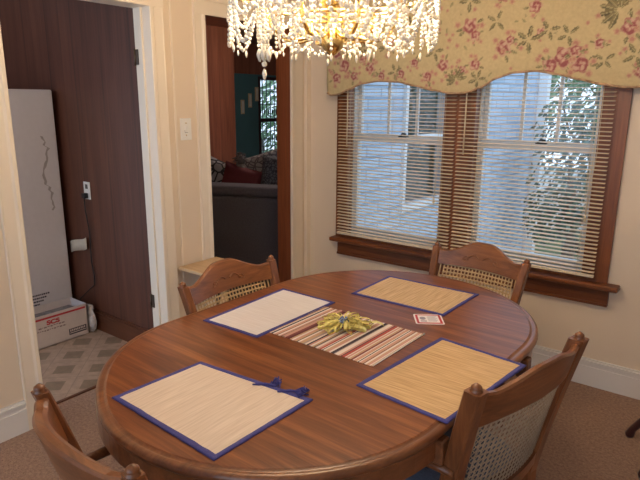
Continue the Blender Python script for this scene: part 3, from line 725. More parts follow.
# ------------------------------------------------------------------ chairs
def chair(loc, rz, Hc, Wc, label, arms=False, caps=False, lean=.115, bw0=.042, cd=.068, hump=.055, pw=.019, cane='cane', th=.011, lr=.515):
    """sitter looks along +y; posts at the back (-y)"""
    root = thing('dining_armchair' if arms else 'dining_chair', label, 'chair', loc, rz)
    hx = Wc/2-.008; sz = .43; zs = sz+.02
    def post(z):     # y of the post centre
        if z >= zs: t = (z-zs)/(Hc-zs); return -.20 - lean*t**1.15
        t = (zs-z)/zs; return -.20 - .07*t*t
    # rear posts = rear legs continuing up, with a finial
    for s in (-1, 1):
        mb = MB(); zz = [0, .1, .2, .3, .4, .47, .55, .63, .70, .77, Hc-.035, Hc-.012]
        zz = sorted(set(z for z in zz if z <= Hc-.012))
        rg = []
        for z in zz:
            t = max(0, (z-.45)/(Hc-.45)); x = s*(hx*(.86+.14*t) if z > .43 else hx*(.86+.02*(0.43-z)))
            w1 = pw if z > .3 else .017; d1 = .017 if z < .43 else pw+.003-.004*t; y = post(z)
            c = .005
            rg.append([(x-w1, y-d1+c, z), (x-w1+c, y-d1, z), (x+w1-c, y-d1, z), (x+w1, y-d1+c, z), (x+w1, y+d1-c, z), (x+w1-c, y+d1, z), (x-w1+c, y+d1, z), (x-w1, y+d1-c, z)])
        mb.rings(rg, smooth=False); mb.build('rear_post', M['chairv'], root)
        fn = MB(); fn.lathe([(.016, -.014), (.017, -.006), (.012, -.003), (.0145, .001), (.013, .006), (.008, .010), (.002, .014)], (s*hx, post(Hc-.01), Hc-.004), 14); fn.build('finial', M['chairv'], root)
        if caps:
            cp = MB(); cp.tube([(s*(hx-.016), post(.66)+.002, .66), (s*(hx-.024), post(.66)+.002, .66)], .008, 10); cp.build('screw_cap', M['plate'], root)
            if s < 0: continue
            kb = MB(); kb.tube([(s*(hx+.014), post(.665), .665), (s*(hx+.030), post(.665)-.004, .665), (s*(hx+.040), post(.665)-.004, .660)], [.010, .013, .006], 10); kb.build('bolt_knob', M['chair'], root)
    def bow(x, z): 
        t = x/hx; return post(z) - bw0*(1-t*t)
    # crest rail, arched top, bowed in plan
    mb = MB(); n = 32; rg = []
    for i in range(n+1):
        x = -hx+.017+(2*hx-.034)*i/n; t = abs(x/hx)
        tt = min(1, max(0, (t-.10)/.66)); topz = Hc-.022 + hump*(.5+.5*math.cos(PI*tt)) - .004*math.exp(-((t-.76)/.08)**2)
        bot = Hc-.030-cd + (.006 if cd < .09 else .020)*(1-t*t)
        f_ = th; rg.append([(x, bow(x, z)+d, z) for z, d in ((bot, -f_), (topz-.006, -f_), (topz, -f_*.5), (topz, f_*.5), (topz-.006, f_), (bot, f_))])
    mb.rings(rg, smooth=False); mb.build('crest_rail', M['chair'], root)
    # shallow carved flourish on the front of the crest
    cv = MB()
    for s in (-1, 1):
        pts = []
        for k in range(18):
            q = k/17; x = s*(.012+.085*q); z = Hc-.045+.014*math.sin(q*PI*1.6)+.0
            pts.append((x, bow(x, z)+.0115, z))
        cv.tube(pts, .0028, 5)
        pts = []
        for k in range(12):
            q = k/11*PI*1.6; x = s*(.075+.016*math.cos(q)*(1-k/18)); z = Hc-.052+.014*math.sin(q)*(1-k/18); pts.append((x, bow(x, z)+.0115, z))
        cv.tube(pts, .0024, 5)
    cv.build('carving', M['chair'], root, label='shallow carved scroll')
    # lower back rail
    mb = MB(); rg = []; zb = lr
    for i in range(17):
        x = -hx*.87+.012+(2*hx*.87-.024)*i/16; rg.append([(x, bow(x, z)+d, z) for z, d in ((zb-.022, -.010), (zb+.022, -.010), (zb+.022, .010), (zb-.022, .010))])
    mb.rings(rg, smooth=False); mb.build('lower_rail', M['chair'], root)
    # cane panel: real open weave
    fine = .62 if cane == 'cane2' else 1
    ca = MB(); zl, zh = zb+.015, Hc-.012-cd; sp_ = .0185; r_ = .0022
    def wpt(x, z, off): return (x, bow(x, z)+off, z)
    def xe(z): t = max(0, (z-.45)/(Hc-.45)); return hx*(.86+.14*t)-.012
    nxs = int(2*hx/sp_)
    def strand(x0, z0, x1, z1, off, w=r_):
        k = 8; ps = [(x0+(x1-x0)*j/k, z0+(z1-z0)*j/k) for j in range(k+1)]
        ps = [p for p in ps if abs(p[0]) <= xe(p[1])+.004]
        if len(ps) < 2: return
        vs = []
        dx, dz = x1-x0, z1-z0; L = math.hypot(dx, dz); nx, nz = -dz/L*w, dx/L*w
        for x, z in ps:
            vs += [wpt(x-nx, z-nz, off), wpt(x+nx, z+nz, off), wpt(x+nx, z+nz, off-.0012), wpt(x-nx, z-nz, off-.0012)]
        fs = []
        for j in range(len(ps)-1):
            for q in range(4): fs.append((j*4+q, j*4+(q+1) % 4, j*4+4+(q+1) % 4, j*4+4+q))
        ca.add(vs, fs)
    for i in range(-nxs//2, nxs//2+1):
        x = i*sp_; strand(x, zl, x, zh, .001, .0034*fine)
    k = 0; z = zl+.006
    while z < zh: strand(-hx, z, hx, z, .0022, .0034*fine); z += sp_
    hh = zh-zl
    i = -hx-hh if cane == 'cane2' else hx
    while i < hx:
        strand(i, zl, i+hh, zh, .0034, .0014); strand(i+hh, zl, i, zh, .0046, .0014); i += sp_
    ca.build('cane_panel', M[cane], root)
    # seat frame, cushion
    fw_, bw_ = hx+.012, hx*.87
    MB().prism([(-bw_, -.20), (bw_, -.20), (fw_, .19), (fw_-.03, .22), (-fw_+.03, .22), (-fw_, .19)], sz-.035, sz).build('seat', M['chair'], root)
    cu = MB(); rg = []
    for d, z in ((.012, sz), (.002, sz+.012), (.004, sz+.028), (.03, sz+.040), (.09, sz+.046)):
        P0 = []
        for kk in range(32):
            q = 2*PI*kk/32; c_, s_ = math.cos(q), math.sin(q)
            X = math.copysign(abs(c_)**.35, c_); Y = math.copysign(abs(s_)**.35, s_)
            yy = .0+Y*(.195-d); wl = bw_+(fw_-bw_)*((yy+.2)/.4)-.012-d; P0.append((X*wl, yy+.012, z))
        rg.append(P0)
    cu.rings(rg, smooth=True); cu.build('seat_cushion', M['cushion'], root)
    # front legs (turned) and stretchers
    for s in (-1, 1):
        MB().lathe([(.013, 0), (.016, .02), (.013, .05), (.018, .12), (.021, .20), (.017, .26), (.022, .28), (.016, .30), (.021, .34), (.021, sz-.03)], (s*(fw_-.035), .175, 0), 12).build('front_leg', M['chairv'], root)
        MB().tube([(s*(fw_-.035), .175, .17), (s*hx*.865, post(.17), .17)], [.009, .009], 8).build('stretcher', M['chairv'], root)
    MB().tube([(-(fw_-.04), .175, .23), (fw_-.04, .175, .23)], .010, 8).build('stretcher', M['chair'], root)
    if arms:
        for s in (-1, 1):
            a = MB(); za = .625; xo = s*(hx*.93+.022)
            pts = [(xo-s*.004, post(za)-.016, za), (xo, post(za)+.03, za), (xo+s*.012, -.10, za-.006), (xo+s*.012, .0, za-.012), (xo+s*.004, .055, za-.018)]
            a.tube(pts, [.012, .014, .016, .017, .018], 10, flat=1.0); a.build('armrest', M['chair'], root)
            MB().tube([(xo+s*.008, .035, za-.02), (xo-s*.01, .06, sz-.01)], [.012, .014], 8).build('arm_support', M['chairv'], root)
    return root
def place(mid, Hc, Wc, rz, label, lean=.115, **k):
    """mid: xy of the midpoint between post tops"""
    off = Vector((0, .20+lean, 0)); off.rotate(Matrix.Rotation(rz, 3, 'Z'))
    return chair((mid[0]+off.x, mid[1]+off.y, 0), rz, Hc, Wc, label, lean=lean, **k)
place((1.624, -.665), .855, .50, PI-.10, 'cane-backed oak chair with arched crest standing below the window')
place((.862, -1.635), .848, .55, -PI/2, 'cane-backed oak chair with arched crest beside the doorway to the sofa room')
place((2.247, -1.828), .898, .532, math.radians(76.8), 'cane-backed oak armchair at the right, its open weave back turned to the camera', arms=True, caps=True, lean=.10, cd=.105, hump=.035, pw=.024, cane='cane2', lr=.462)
place((1.546, -2.752), .882, .478, -.115, 'oak armchair with curved back, front left, seen from behind', arms=True, bw0=.064, cd=.13, hump=.02, th=.017)

# ------------------------------------------------------------------ side table behind the left chair
rr = thing('side_table', 'small pale wood side table against the wall between the doorways', 'table', (.17, -1.10, 0))
MB().box(-.15, .15, -.15, .15, .597, .615, bev=.003).build('table_top', M['tan'], rr)
MB().lathe([(.05, .597), (.03, .57), (.022, .45), (.028, .3), (.022, .15), (.03, .06)], (.05, .02, 0), 12).build('column', M['tan'], rr)
ft = MB()
ft.box(-.10, .14, 0.0, .04, 0, .03); ft.box(.03, .07, -.10, .14, .0, .03); ft.build('foot', M['tan'], rr)

# dark stool at the right, only a foot in the picture
rr = thing('wooden_stool', 'dark wooden stool leg with rounded foot at the right edge, before the baseboard', 'stool', (2.66, -.60, 0))
MB().lathe([(.15, .43), (.165, .44), (.165, .46), (.15, .468)], (0, 0, 0), 24).build('seat', M['darkw'], rr)
for sx, sy in ((-1, 1), (1, 1), (1, -1), (-1, -1)):
    lg = MB(); x1, y1 = sx*.305 if (sx, sy) == (-1, 1) else sx*.20, sy*.16
    lg.tube([(x1, y1, .0), (x1, y1, .014), (x1*.96, y1*.96, .05), (x1*.6, y1*.6, .25), (sx*.10, sy*.10, .435)], [.017, .022, .017, .019, .017], 10); lg.build('leg', M['darkw'], rr)

# ------------------------------------------------------------------ hall beyond the left doorway
struct('floor_2', MB().box(-2.9, -.125, -3.9, -1.262, -.05, 0), M['tile'])
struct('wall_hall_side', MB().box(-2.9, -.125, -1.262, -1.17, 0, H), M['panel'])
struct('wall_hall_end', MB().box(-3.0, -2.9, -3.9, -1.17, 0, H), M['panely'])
struct('ceiling_2', MB().box(-3.0, -.125, -3.9, -1.17, H, H+.08), M['ceil'])
w = MB(); w.box(-2.9, -.135, -1.276, -1.262, 0, .125); w.box(-2.9, -.135, -1.270, -1.262, .125, .14)
struct('baseboard_hall', w, M['dbase'])
# refrigerator
rr = thing('refrigerator', 'tall white enamel refrigerator standing in the dark panelled hall', 'refrigerator', (-1.47, -1.635, 0))
FRIDGE = rr; MB().box(-.34, .34, -.34, .34, .05, 1.635, bev=.008).build('cabinet', M['fridge'], rr)
MB().box(-.32, .32, -.33, .33, 0, .05).build('kick_plate', M['ink'], rr)
dd = MB().box(-.33, .33, -.40, -.345, .62, 1.63, bev=.008).build('door', M['fridge'], rr); MB().box(.24, .27, -.43, -.40, .75, 1.1).build('door_handle', M['plate'], dd)
MB().box(-.33, .33, -.40, -.345, .06, .61, bev=.008).build('drawer', M['fridge'], rr)
sm = MB(); rd = random.Random(5); vs = []; nn = 26
for k in range(nn): z = 1.34-.02*k; y = .245+.02*math.sin(k*.35)+rd.gauss(0, .008); wv = .004+.006*rd.random(); vs += [(.3404, y-wv, z), (.3404, y+wv, z-.006)]
sm.add(vs, [(2*k, 2*k+1, 2*k+3, 2*k+2) for k in range(nn-1)])
sm.build('scuff_marks', plain('grey_scuff', (.36, .34, .36), .5), rr, label='grey scuffs')
# outlet, plug, cord
rr = thing('wall_outlet', 'ivory electric outlet on the dark panelled hall wall', 'outlet', (-.865, -1.262, .985))
MB().box(-.036, .036, -.006, 0, -.058, .058, bev=.002).build('plate', M['plate'], rr)
MB().box(-.014, .014, -.0075, -.006, .012, .042).build('socket', M['slot'], rr)
cd = MB(); cd.box(-.885, -.850, -1.30, -1.2685, .935, .970, bev=.004)
cd.tube([(-.868, -1.29, .94), (-.868, -1.29, .86), (-.865, -1.275, .70), (-.88, -1.272, .5), (-.855, -1.275, .40), (-.86, -1.275, .33), (-.93, -1.28, .28), (-1.02, -1.30, .20), (-1.09, -1.29, .10)], .004, 6)
cd.build('power_cord', M['black'], label='black power cord hanging from the hall outlet', cat='cord')
pp = MB(); vs = []
for i in range(7):
    x = -1.125+.037*i; y = -1.270-.010*math.sin(i*1.3)
    for z in (.52, .60): vs.append((x, y-.006, z+.010*i+.005*math.sin(i*1.1)))
pp.add(vs, [(i*2, i*2+2, i*2+3, i*2+1) for i in range(6)], True)
po = pp.build('paper_tag', M['paper'], label='crumpled cream paper tag on the power cord beside the refrigerator', cat='paper')
po.modifiers.new('t', 'SOLIDIFY').thickness = .004
# shipping carton
rr = thing('cardboard_box', 'white printed carton with red stripe on the hall floor before the refrigerator', 'box', (-.96, -1.60, 0))
bx = MB(); X0, X1, YA, YB, hz = -.10, .10, -.26, .25, .218
bx.box(X1-.004, X1, YA, YB, 0, hz); bx.box(X0, X0+.004, YA, YB, 0, hz); bx.box(X0, X1, YA, YA+.004, 0, hz); bx.box(X0, X1, YB-.004, YB, 0, hz); bx.box(X0, X1, YA, YB, 0, .004)
bx.build('carton', M['carton'], rr)
fl = MB(); fl.box(X0+.006, X1-.006, -.24, .23, .05, .17); fl.build('packed_contents', plain('grey_packing', (.22, .20, .21), .9, noise=.3, scale=30, bump=.5), rr)
MB().box(X1, X1+.0008, YA, YB-.012, hz-.030, hz-.017).build('red_stripe', M['red'], rr)
def text(s, size, loc, mat, parent, rot, nm='lettering', sx=1.0, bold=0.0):
    cu = bpy.data.curves.new('txt', 'FONT'); cu.body = s; cu.size = size; cu.extrude = .0004; cu.align_x = 'CENTER'; cu.offset = bold
    tmp = bpy.data.objects.new('txt', cu); COL.objects.link(tmp); bpy.context.view_layer.update()
    me = bpy.data.meshes.new_from_object(tmp.evaluated_get(bpy.context.evaluated_depsgraph_get())); COL.objects.unlink(tmp); bpy.data.objects.remove(tmp)
    me.materials.clear(); me.materials.append(mat)
    o = bpy.data.objects.new(nm, me); COL.objects.link(o); o.parent = parent; o.location = loc; o.rotation_euler = rot; o.scale = (sx, 1, 1)
    return o
RF = (PI/2, 0, PI/2)   # faces +x
text('SCS', .040, (X1+.001, .010, .148), M['red'], rr, RF, 'red_lettering', 1.35, .002)
ln = MB(); rd = random.Random(2)
for row, (ya, yb, z) in enumerate(((-.09, .085, .130), (-.10, .095, .108))):
    y = ya
    while y < yb:
        l = rd.uniform(.006, .020); ln.box(X1, X1+.0008, y, min(yb, y+l), z+(.004 if rd.random() < .4 else 0), z+.009); y += l+.005
ln.build('small_print', M['fink'], rr)
lb = MB(); lb.box(X1, X1+.0008, .11, .235, .030, .072); lb.build('dark_label', M['ink'], rr)
lw = MB(); y = .118
while y < .225: lw.box(X1+.0008, X1+.0014, y, y+.008, .052, .066); y += .0125
lw.box(X1+.0008, X1+.0014, .116, .23, .040, .045); lw.build('label_print', M['carton'], rr)
ft = MB(); rd = random.Random(9)
for row, z in enumerate((.262, .240, .218, .196)):
    y = -1.66
    while y < -1.47-.022*row:
        l = rd.uniform(.006, .016); ft.box(-1.1300, -1.1294, y, y+l, z-.10*(y+1.6)*0, z+.011); y += l+.003
fo = ft.build('door_print', M['ink'], FRIDGE, label='dark printed lettering'); fo.matrix_parent_inverse = Matrix.Translation(FRIDGE.location).inverted()
# crumpled white bag squeezed beside the box
pb = MB(); rd = random.Random(4)
rg = []
for i in range(9):
    z = .19*i/8; r = .030+.022*math.sin(PI*min(1, i/6))+rd.uniform(-.004, .004)
    rg.append([(-.885+ (r*1.1+rd.uniform(-.008, .008))*math.cos(q), -1.313+(r*.5+rd.uniform(-.003, .003))*math.sin(q), z) for q in [2*PI*k/14 for k in range(14)]])
pb.rings(rg, smooth=False); pb.build('plastic_bag', plain('white_plastic_bag', (.60, .56, .56), .35, noise=.2, scale=40), label='crumpled white plastic bag wedged between the carton and brown baseboard', cat='bag')

# ------------------------------------------------------------------ living room beyond the right doorway
struct('floor_3', MB().box(-4.12, -.125, -1.17, 5.4, -.05, 0), plain('brown_rug_floor', (.12, .085, .07), .9, noise=.1))
struct('ceiling_3', MB().box(-4.12, -.125, -1.17, 5.4, H, H+.08), M['pine'])
# far wall x=-4 with a barred window at y 3.78..4.75
w = MB()
FW0, FW1, FZ0, FZ1 = 3.78, 4.70, .62, 1.90
TZ = 1.98
for y0, y1, z0, z1 in ((-1.17, FW0, 0, TZ), (FW1, 5.4, 0, TZ), (FW0, FW1, 0, FZ0), (FW0, FW1, FZ1, TZ)): w.box(-4.12, -4.0, y0, y1, z0, z1)
struct('wall_living_far', w, M['teal'])
struct('trim_8', MB().box(-4.12, -3.98, -1.17, 5.4, TZ, H), M['pine'])
struct('wall_living_partition', MB().box(-2.88, -2.80, -1.17, 2.02, 0, H), M['pine'])
struct('wall_living_side', MB().box(-4.12, -.125, 5.4, 5.5, 0, H), M['teal'])
w = MB(); w.box(-4.03, -3.99, FW0-.05, FW0, FZ0-.05, FZ1+.05); w.box(-4.03, -3.99, FW1, FW1+.05, FZ0-.05, FZ1+.05); w.box(-4.03, -3.99, FW0, FW1, FZ1, FZ1+.05); w.box(-4.03, -3.97, FW0-.05, FW1+.05, FZ0-.05, FZ0)
w.box(-4.08, -4.04, FW0, FW1, 1.22, 1.28)
struct('window_3', w, M['darkw'])
g_ = MB(); g_.box(-4.062, -4.058, FW0, FW1, FZ0, FZ1); o = g_.build('pane', M['glass'], bpy.data.objects['window_3'])
ir = MB()
for k in range(9): y = FW0+.05+k*.10; ir.box(-4.20, -4.185, y, y+.012, FZ0-.05, FZ1+.05)
for z in (.80, 1.05, 1.50, 1.72): ir.box(-4.20, -4.185, FW0, FW1, z, z+.012)
rd = random.Random(8)
for k in range(8):
    y = FW0+.105+k*.10
    for z in (.92, 1.38):
        ir.lathe([(.004, -.05), (.018, 0), (.004, .05)], (-4.19, y, z), 6)
ir.build('window_grille', M['iron'], label='black iron security grille outside the far living room window', cat='grille')
# plaques on the teal wall
for i, (y, z) in enumerate(((3.36, 1.47), (3.53, 1.57), (3.69, 1.67))):
    rr = thing('wall_plaque', 'small tan framed plaque on the teal wall, %s of the rising three' % ('lowest', 'middle', 'topmost')[i], 'plaque', (-4.0, y, z), 0, None)
    MB().box(.0, .015, -.035, .035, -.11, .11).build('frame', M['tan'], rr); MB().box(.015, .018, -.022, .022, -.09, .09).build('picture', M['paper'], rr)
# sofa (back turned to the doorway)
sd = Vector((.918, .396, 0)); ang = math.atan2(.396, .918)
rr = thing('sofa', 'charcoal fabric sofa with its back turned to the doorway', 'sofa', (-1.06, .165, 0), ang)
def pbox(mb, x0, x1, y0, y1, z0, z1, r=.04, n=5):
    """soft box"""
    rg = []
    for k in range(n+1):
        q = PI/2*k/n; d = r*(1-math.sin(q)); z = z0+r*(1-math.cos(q)); rg.append((d, z))
    for k in range(n+1):
        q = PI/2*k/n; d = r*(1-math.cos(q)); z = z1-r*(1-math.sin(q)); rg.append((d, z))
    R_ = []
    for d, z in rg:
        P0 = []
        for cx, cy, q0 in ((x1-r, y1-r, 0), (x0+r, y1-r, 90), (x0+r, y0+r, 180), (x1-r, y0+r, 270)):
            for k in range(5): q = math.radians(q0+90*k/4); P0.append((cx+(r-d)*math.cos(q), cy+(r-d)*math.sin(q), z))
        R_.append(P0)
    mb.rings(R_, smooth=True); return mb
pbox(MB(), -.80, .80, .0, .20, .04, .75, .03).build('backrest', M['sofa'], rr)
pbox(MB(), -.82, .82, -.02, .24, .745, .838, .04).build('back_roll', M['sofa'], rr)
pbox(MB(), -.80, .80, .10, .90, .05, .30, .03).build('base', M['sofa'], rr)
for s in (-1, 1):
    pbox(MB(), min(s*.62, s*.80), max(s*.62, s*.80), .08, .92, .28, .62, .05).build('arm', M['sofa'], rr)
    pbox(MB(), min(s*.01, s*.61), max(s*.01, s*.61), .22, .90, .28, .46, .05).build('seat_cushion', M['sofa'], rr)
def pillow(px, py, pz, w_, h_, mat, label, tz, tilt=-.25, rzz=0.0):
    mb = MB(); n = 14; vs = []; fs = []
    for side in (1, -1):
        o0 = len(vs)
        for i in range(n+1):
            for j in range(n+1):
                u = 2*i/n-1; v = 2*j/n-1
                pin = 1-.09*(abs(u)**3)*(1-abs(v))-.0; pv = 1-.09*(abs(v)**3)*(1-abs(u))
                th = .075*((1-u**4)*(1-v**4))**.6
                vs.append((u*w_/2*(1-.06*(1-abs(u))*0)*(1-.05*math.cos(v*PI/2)*abs(u)), side*th, v*h_/2*(1-.05*math.cos(u*PI/2)*abs(v))))
        for i in range(n):
            for j in range(n):
                a = o0+i*(n+1)+j; q = (a, a+1, a+n+2, a+n+1); fs.append(q if side > 0 else q[::-1])
    mb.add(vs, fs, True)
    o = mb.build('throw_pillow', mat, label=label, cat='pillow'); o.location = (px, py, pz); o.rotation_euler = (tilt, tz, ang+rzz)
    o['group'] = 'throw pillows on the sofa'; del o['group']
    return o
def sp3(t, back, z): p = Vector((-1.06, .165, 0)) + sd*t + Vector((-.396, .918, 0))*back; return (p.x, p.y, z)
pillow(*sp3(-.22, .36, .83), .46, .38, M['patA'], 'black and white patterned pillow at the left of the sofa back', .35)
pillow(*sp3(.0, .34, .80), .40, .36, M['pred'], 'crimson pillow in the middle of the sofa', .25)
pillow(*sp3(.17, .46, .90), .42, .38, M['patC'], 'pale scroll patterned pillow behind the crimson one', -.3)
pillow(*sp3(.42, .36, .87), .44, .42, M['patB'], 'grey speckled pillow at the right of the sofa back', .05)
fz = MB(); rd = random.Random(6); 
c0 = sp3(-.02, .42, 1.03)
fz.ball(c0, .050, 12, 8); 
for k in range(60):
    a = rd.uniform(0, 6.3); b_ = rd.uniform(-.4, 1.5); d = Vector((math.cos(a)*math.cos(b_), math.sin(a)*math.cos(b_), math.sin(b_))); p = Vector(c0)+d*.045; fz.tube([p, p+d*.02, p+d*.034+Vector((0, 0, -.006))], [.005, .004, .001], 4)
fz.ball((c0[0], c0[1], c0[2]-.10), .085, 12, 8, 1, 1, .8)
fz.build('plush_toy', plain('grey_plush', (.16, .14, .14), .95, noise=.2, scale=60), label='small fuzzy grey plush toy on top of the pillows', cat='toy')

rr = thing('added_ceiling_light', 'added round white dome fill light, out of view in the sofa room', 'added lamp', (-1.3, 1.5, H))  # invented fixture, added out of view to brighten the sofa room
MB().lathe([(.15, -.001), (.15, -.02), (.14, -.025)], (0, 0, 0), 24).build('added_base_ring', M['goldm'], rr)
dm, nt, b = newmat('fill_dome_opal'); b.inputs['Base Color'].default_value = (.9, .87, .8, 1); b.inputs['Emission Color'].default_value = (1, .86, .70, 1); b.inputs['Emission Strength'].default_value = 3.0
MB().lathe([(.14, -.024), (.135, -.05), (.11, -.08), (.06, -.10), (.005, -.105)], (0, 0, 0), 24).build('added_glass_dome', dm, rr)
# ------------------------------------------------------------------ outside
w = MB()
for y0, y1, z0, z1 in ((.15, 1.44, -1.3, 3.0), (2.36, 5.5, -1.3, 3.0), (1.44, 2.36, -1.3, .58), (1.44, 2.36, 1.92, 3.0)): w.box(-.125, -.02, y0, y1, z0, z1)
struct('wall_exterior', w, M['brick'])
struct('floor_yard', MB().box(-9, 14, .15, 22, -1.40, -1.30) , M['grass'])
# curtained window in the exterior wing wall
rr = bpy.data.objects.new('window_4', None); COL.objects.link(rr); rr['kind'] = 'structure'; rr.location = (-.02, 1.90, 1.2)
f_ = MB(); y0, y1, z0, z1 = -.46, .46, -.62, .72
f_.box(0, .035, y0, y0+.05, z0, z1); f_.box(0, .035, y1-.05, y1, z0, z1); f_.box(0, .035, y0+.05, y1-.05, z1-.05, z1); f_.box(0, .05, y0-.03, y1+.03, z0-.04, z0+.02); f_.box(0, .03, y0+.05, y1-.05, .02, .06)
f_.build('window_frame', M['vinyl'], rr); MB().box(-.02, -.016, y0+.05, y1-.05, z0+.02, z1-.05).build('pane', M['glass'], rr)
MB().box(-.06, .10, 5.40, 5.56, -1.3, 3.0).build('porch_post', M['post'], label='white porch post at the far corner of the painted brick wall', cat='post')
# trees and shrubs
def foliage(nm, label, cat, cx, cy, trunk_h, blobs, mat, n, ls=.09, trunk=True):
    rr = thing(nm, label, cat, (cx, cy, -1.3)); rd = random.Random(int(cx*100+cy*7))
    lf = MB()
    for k in range(n):
        bx_, by_, bz_, br_ = blobs[rd.randrange(len(blobs))]
        d = Vector((rd.gauss(0, 1), rd.gauss(0, 1), rd.gauss(0, 1))).normalized()*br_*rd.random()**.4
        p = Vector((bx_, by_, bz_+.9))+d; a = Vector((rd.gauss(0, 1), rd.gauss(0, 1), rd.gauss(0, 1))).normalized(); b = a.orthogonal().normalized(); c = a.cross(b)*.5; s = ls*rd.uniform(.6, 1.2)
        lf.add([p-b*s, p+c*s*.8, p+b*s, p-c*s*.8], [(0, 1, 2, 3)])
    lf.build('foliage', mat, rr)
    if trunk:
        t_ = MB(); t_.tube([(0, 0, 0), (.03, .02, trunk_h*.5), (-.02, 0, trunk_h)], [.11, .085, .06], 10)
        for bx_, by_, bz_, br_ in blobs[:4]: t_.tube([(0, 0, trunk_h*.7), (bx_*.5, by_*.5, (trunk_h*.7+bz_)/2), (bx_*.8, by_*.8, bz_+.5)], [.05, .035, .015], 6)
        t_.build('trunk', M['bark'], rr)
foliage('holly_shrub', 'dark glossy shrub outside the right window beyond the brick wall', 'shrub', .78, 4.6, 1.9, [(0, 0, 1.0, .6), (.3, .2, .5, .55), (-.1, .1, 1.6, .5), (.5, 0, 1.4, .55), (-.2, -.1, .5, .4)], M['leaf'], 2600, .06)
foliage('shade_tree', 'pale green tree seen high through the right window', 'tree', 1.5, 8.5, 2.2, [(0, 0, 3.6, 1.2), (.9, .3, 3.0, 1.0), (-.9, 0, 3.1, .9), (.2, .4, 2.4, 1.0), (1.4, 0, 2.2, .9)], M['leaf2'], 3600, .11)
foliage('garden_tree', 'broad green tree standing behind the glossy shrub in the yard', 'tree', -.6, 12.0, 2.2, [(0, 0, 3.6, 1.4), (1.2, .3, 2.6, 1.3), (-1.2, 0, 2.8, 1.3), (.3, .4, 2.0, 1.4), (2.2, 0, 1.8, 1.2)], M['leaf2'], 3000, .15)
foliage('garden_tree', 'bushy tree seen outside the barred living room window', 'tree', -6.6, 6.6, 2.0, [(0, 0, 1.6, 1.0), (.6, .5, .9, .9), (-.5, -.4, 1.0, .9), (.2, .9, 2.2, .9), (-.4, -1.0, 2.0, .8)], M['leaf2'], 1500, .12)
fc = thing('white_garden_fence', 'white board fence running across the far side of the yard', 'fence', (1, 9.8, -1.3))
for k in range(7):
    MB().box(-4+k*1.5-.05, -4+k*1.5+.05, -.05, .05, 0, 1.65).build('post', M['post'], fc)
MB().box(-4, 5, .05, .07, .1, 1.5).build('board_panel', M['post'], fc)

# ------------------------------------------------------------------ chandelier
KX, KY = 1.50, -1.755
ch_ = thing('chandelier', 'crystal bead chandelier with brass arms hanging over the dining table', 'chandelier', (KX, KY, 0))
def ringpts(r, z, n=48): return [(r*math.cos(2*PI*k/n), r*math.sin(2*PI*k/n), z) for k in range(n)]
for r, z in ((.325, 1.905), (.235, 1.870), (.135, 1.84)):
    MB().tube(ringpts(r, z), .005, 6, closed=True).build('frame_ring', M['goldm'], ch_)
MB().lathe([(.008, 1.72), (.03, 1.74), (.045, 1.77), (.03, 1.80), (.016, 1.83), (.035, 1.87), (.06, 1.90), (.03, 1.94), (.015, 1.98), (.03, 2.02), (.012, 2.06), (.010, 2.16)], (0, 0, 0), 16).build('centre_column', M['goldm'], ch_)
chn = MB()
for k in range(7):
    z = 2.175+.032*k; pts = []
    for j in range(12):
        q = 2*PI*j/12; a_, b_ = .012*math.cos(q), .02*math.sin(q); pts.append((a_, 0, z+b_) if k % 2 else (0, a_, z+b_))
    chn.tube(pts, .0028, 5, closed=True)
chn.build('chain', M['goldm'], ch_)
MB().lathe([(.012, 2.385), (.05, 2.40), (.065, 2.425), (.065, 2.44)], (0, 0, 0), 20).build('ceiling_canopy', M['goldm'], ch_)
NB = 8
for k in range(NB):
    a = 2*PI*k/NB+.2; dx, dy = math.cos(a), math.sin(a); pts = []
    for r, z in ((.03, 1.80), (.07, 1.775), (.12, 1.765), (.17, 1.775), (.205, 1.80), (.215, 1.83), (.21, 1.86)): pts.append((dx*r, dy*r, z))
    am = MB(); am.tube(pts, .0065, 8)
    # scroll under the arm
    sc = []
    for j in range(14): q = j/13*PI*1.9; rr_ = .028*(1-j/20); sc.append((dx*(.11+rr_*math.cos(q)), dy*(.11+rr_*math.cos(q)), 1.795+rr_*math.sin(q)))
    am.tube(sc, .0045, 6); o = am.build('arm', M['goldm'], ch_)
    MB().lathe([(.006, 1.855), (.034, 1.866), (.038, 1.872), (.012, 1.874)], (dx*.21, dy*.21, 0), 14).build('bobeche', M['crystal'], o)
    MB().lathe([(.010, 1.872), (.010, 1.925), (.007, 1.926)], (dx*.21, dy*.21, 0), 10).build('candle_sleeve', M['plate'], o)
    MB().lathe([(.007, 1.926), (.014, 1.940), (.016, 1.955), (.010, 1.975), (.002, 1.992)], (dx*.21, dy*.21, 0), 10).build('bulb', M['bulb'], o)
def bead_line(mb, pts, r=.0056, sp=.0135):
    acc = 0; pts = [Vector(p) for p in pts]; last = pts[0]; mb.ball(pts[0], r, 7, 5)
    for a, b in zip(pts, pts[1:]):
        d = (b-a).length; t = sp-acc
        while t <= d:
            p = a+(b-a)*(t/d); mb.ball(p, r*rdc.uniform(.85, 1.12), 7, 5); t += sp
        acc = d-(t-sp)
def drop(mb, p, s=1.0):
    mb.lathe([(.001, -.034*s), (.006*s, -.022*s), (.0085*s, -.012*s), (.005*s, -.002*s), (.001, .004*s)], p, 7)
rdc = random.Random(21)
for r, zt, n, l0, l1 in ((.325, 1.900, 34, .110, .155), (.235, 1.865, 22, .09, .125), (.135, 1.838, 12, .09, .12)):
    for k in range(n):
        a = 2*PI*(k+.5*rdc.random())/n; l = rdc.uniform(l0, l1); mb = MB()
        x, y = r*math.cos(a), r*math.sin(a)
        bead_line(mb, [(x, y, zt), (x*.99, y*.99, zt-l)]); drop(mb, (x*.99, y*.99, zt-l-.008), rdc.uniform(.45, .7)); mb.build('bead_strand', M['crystal'], ch_)
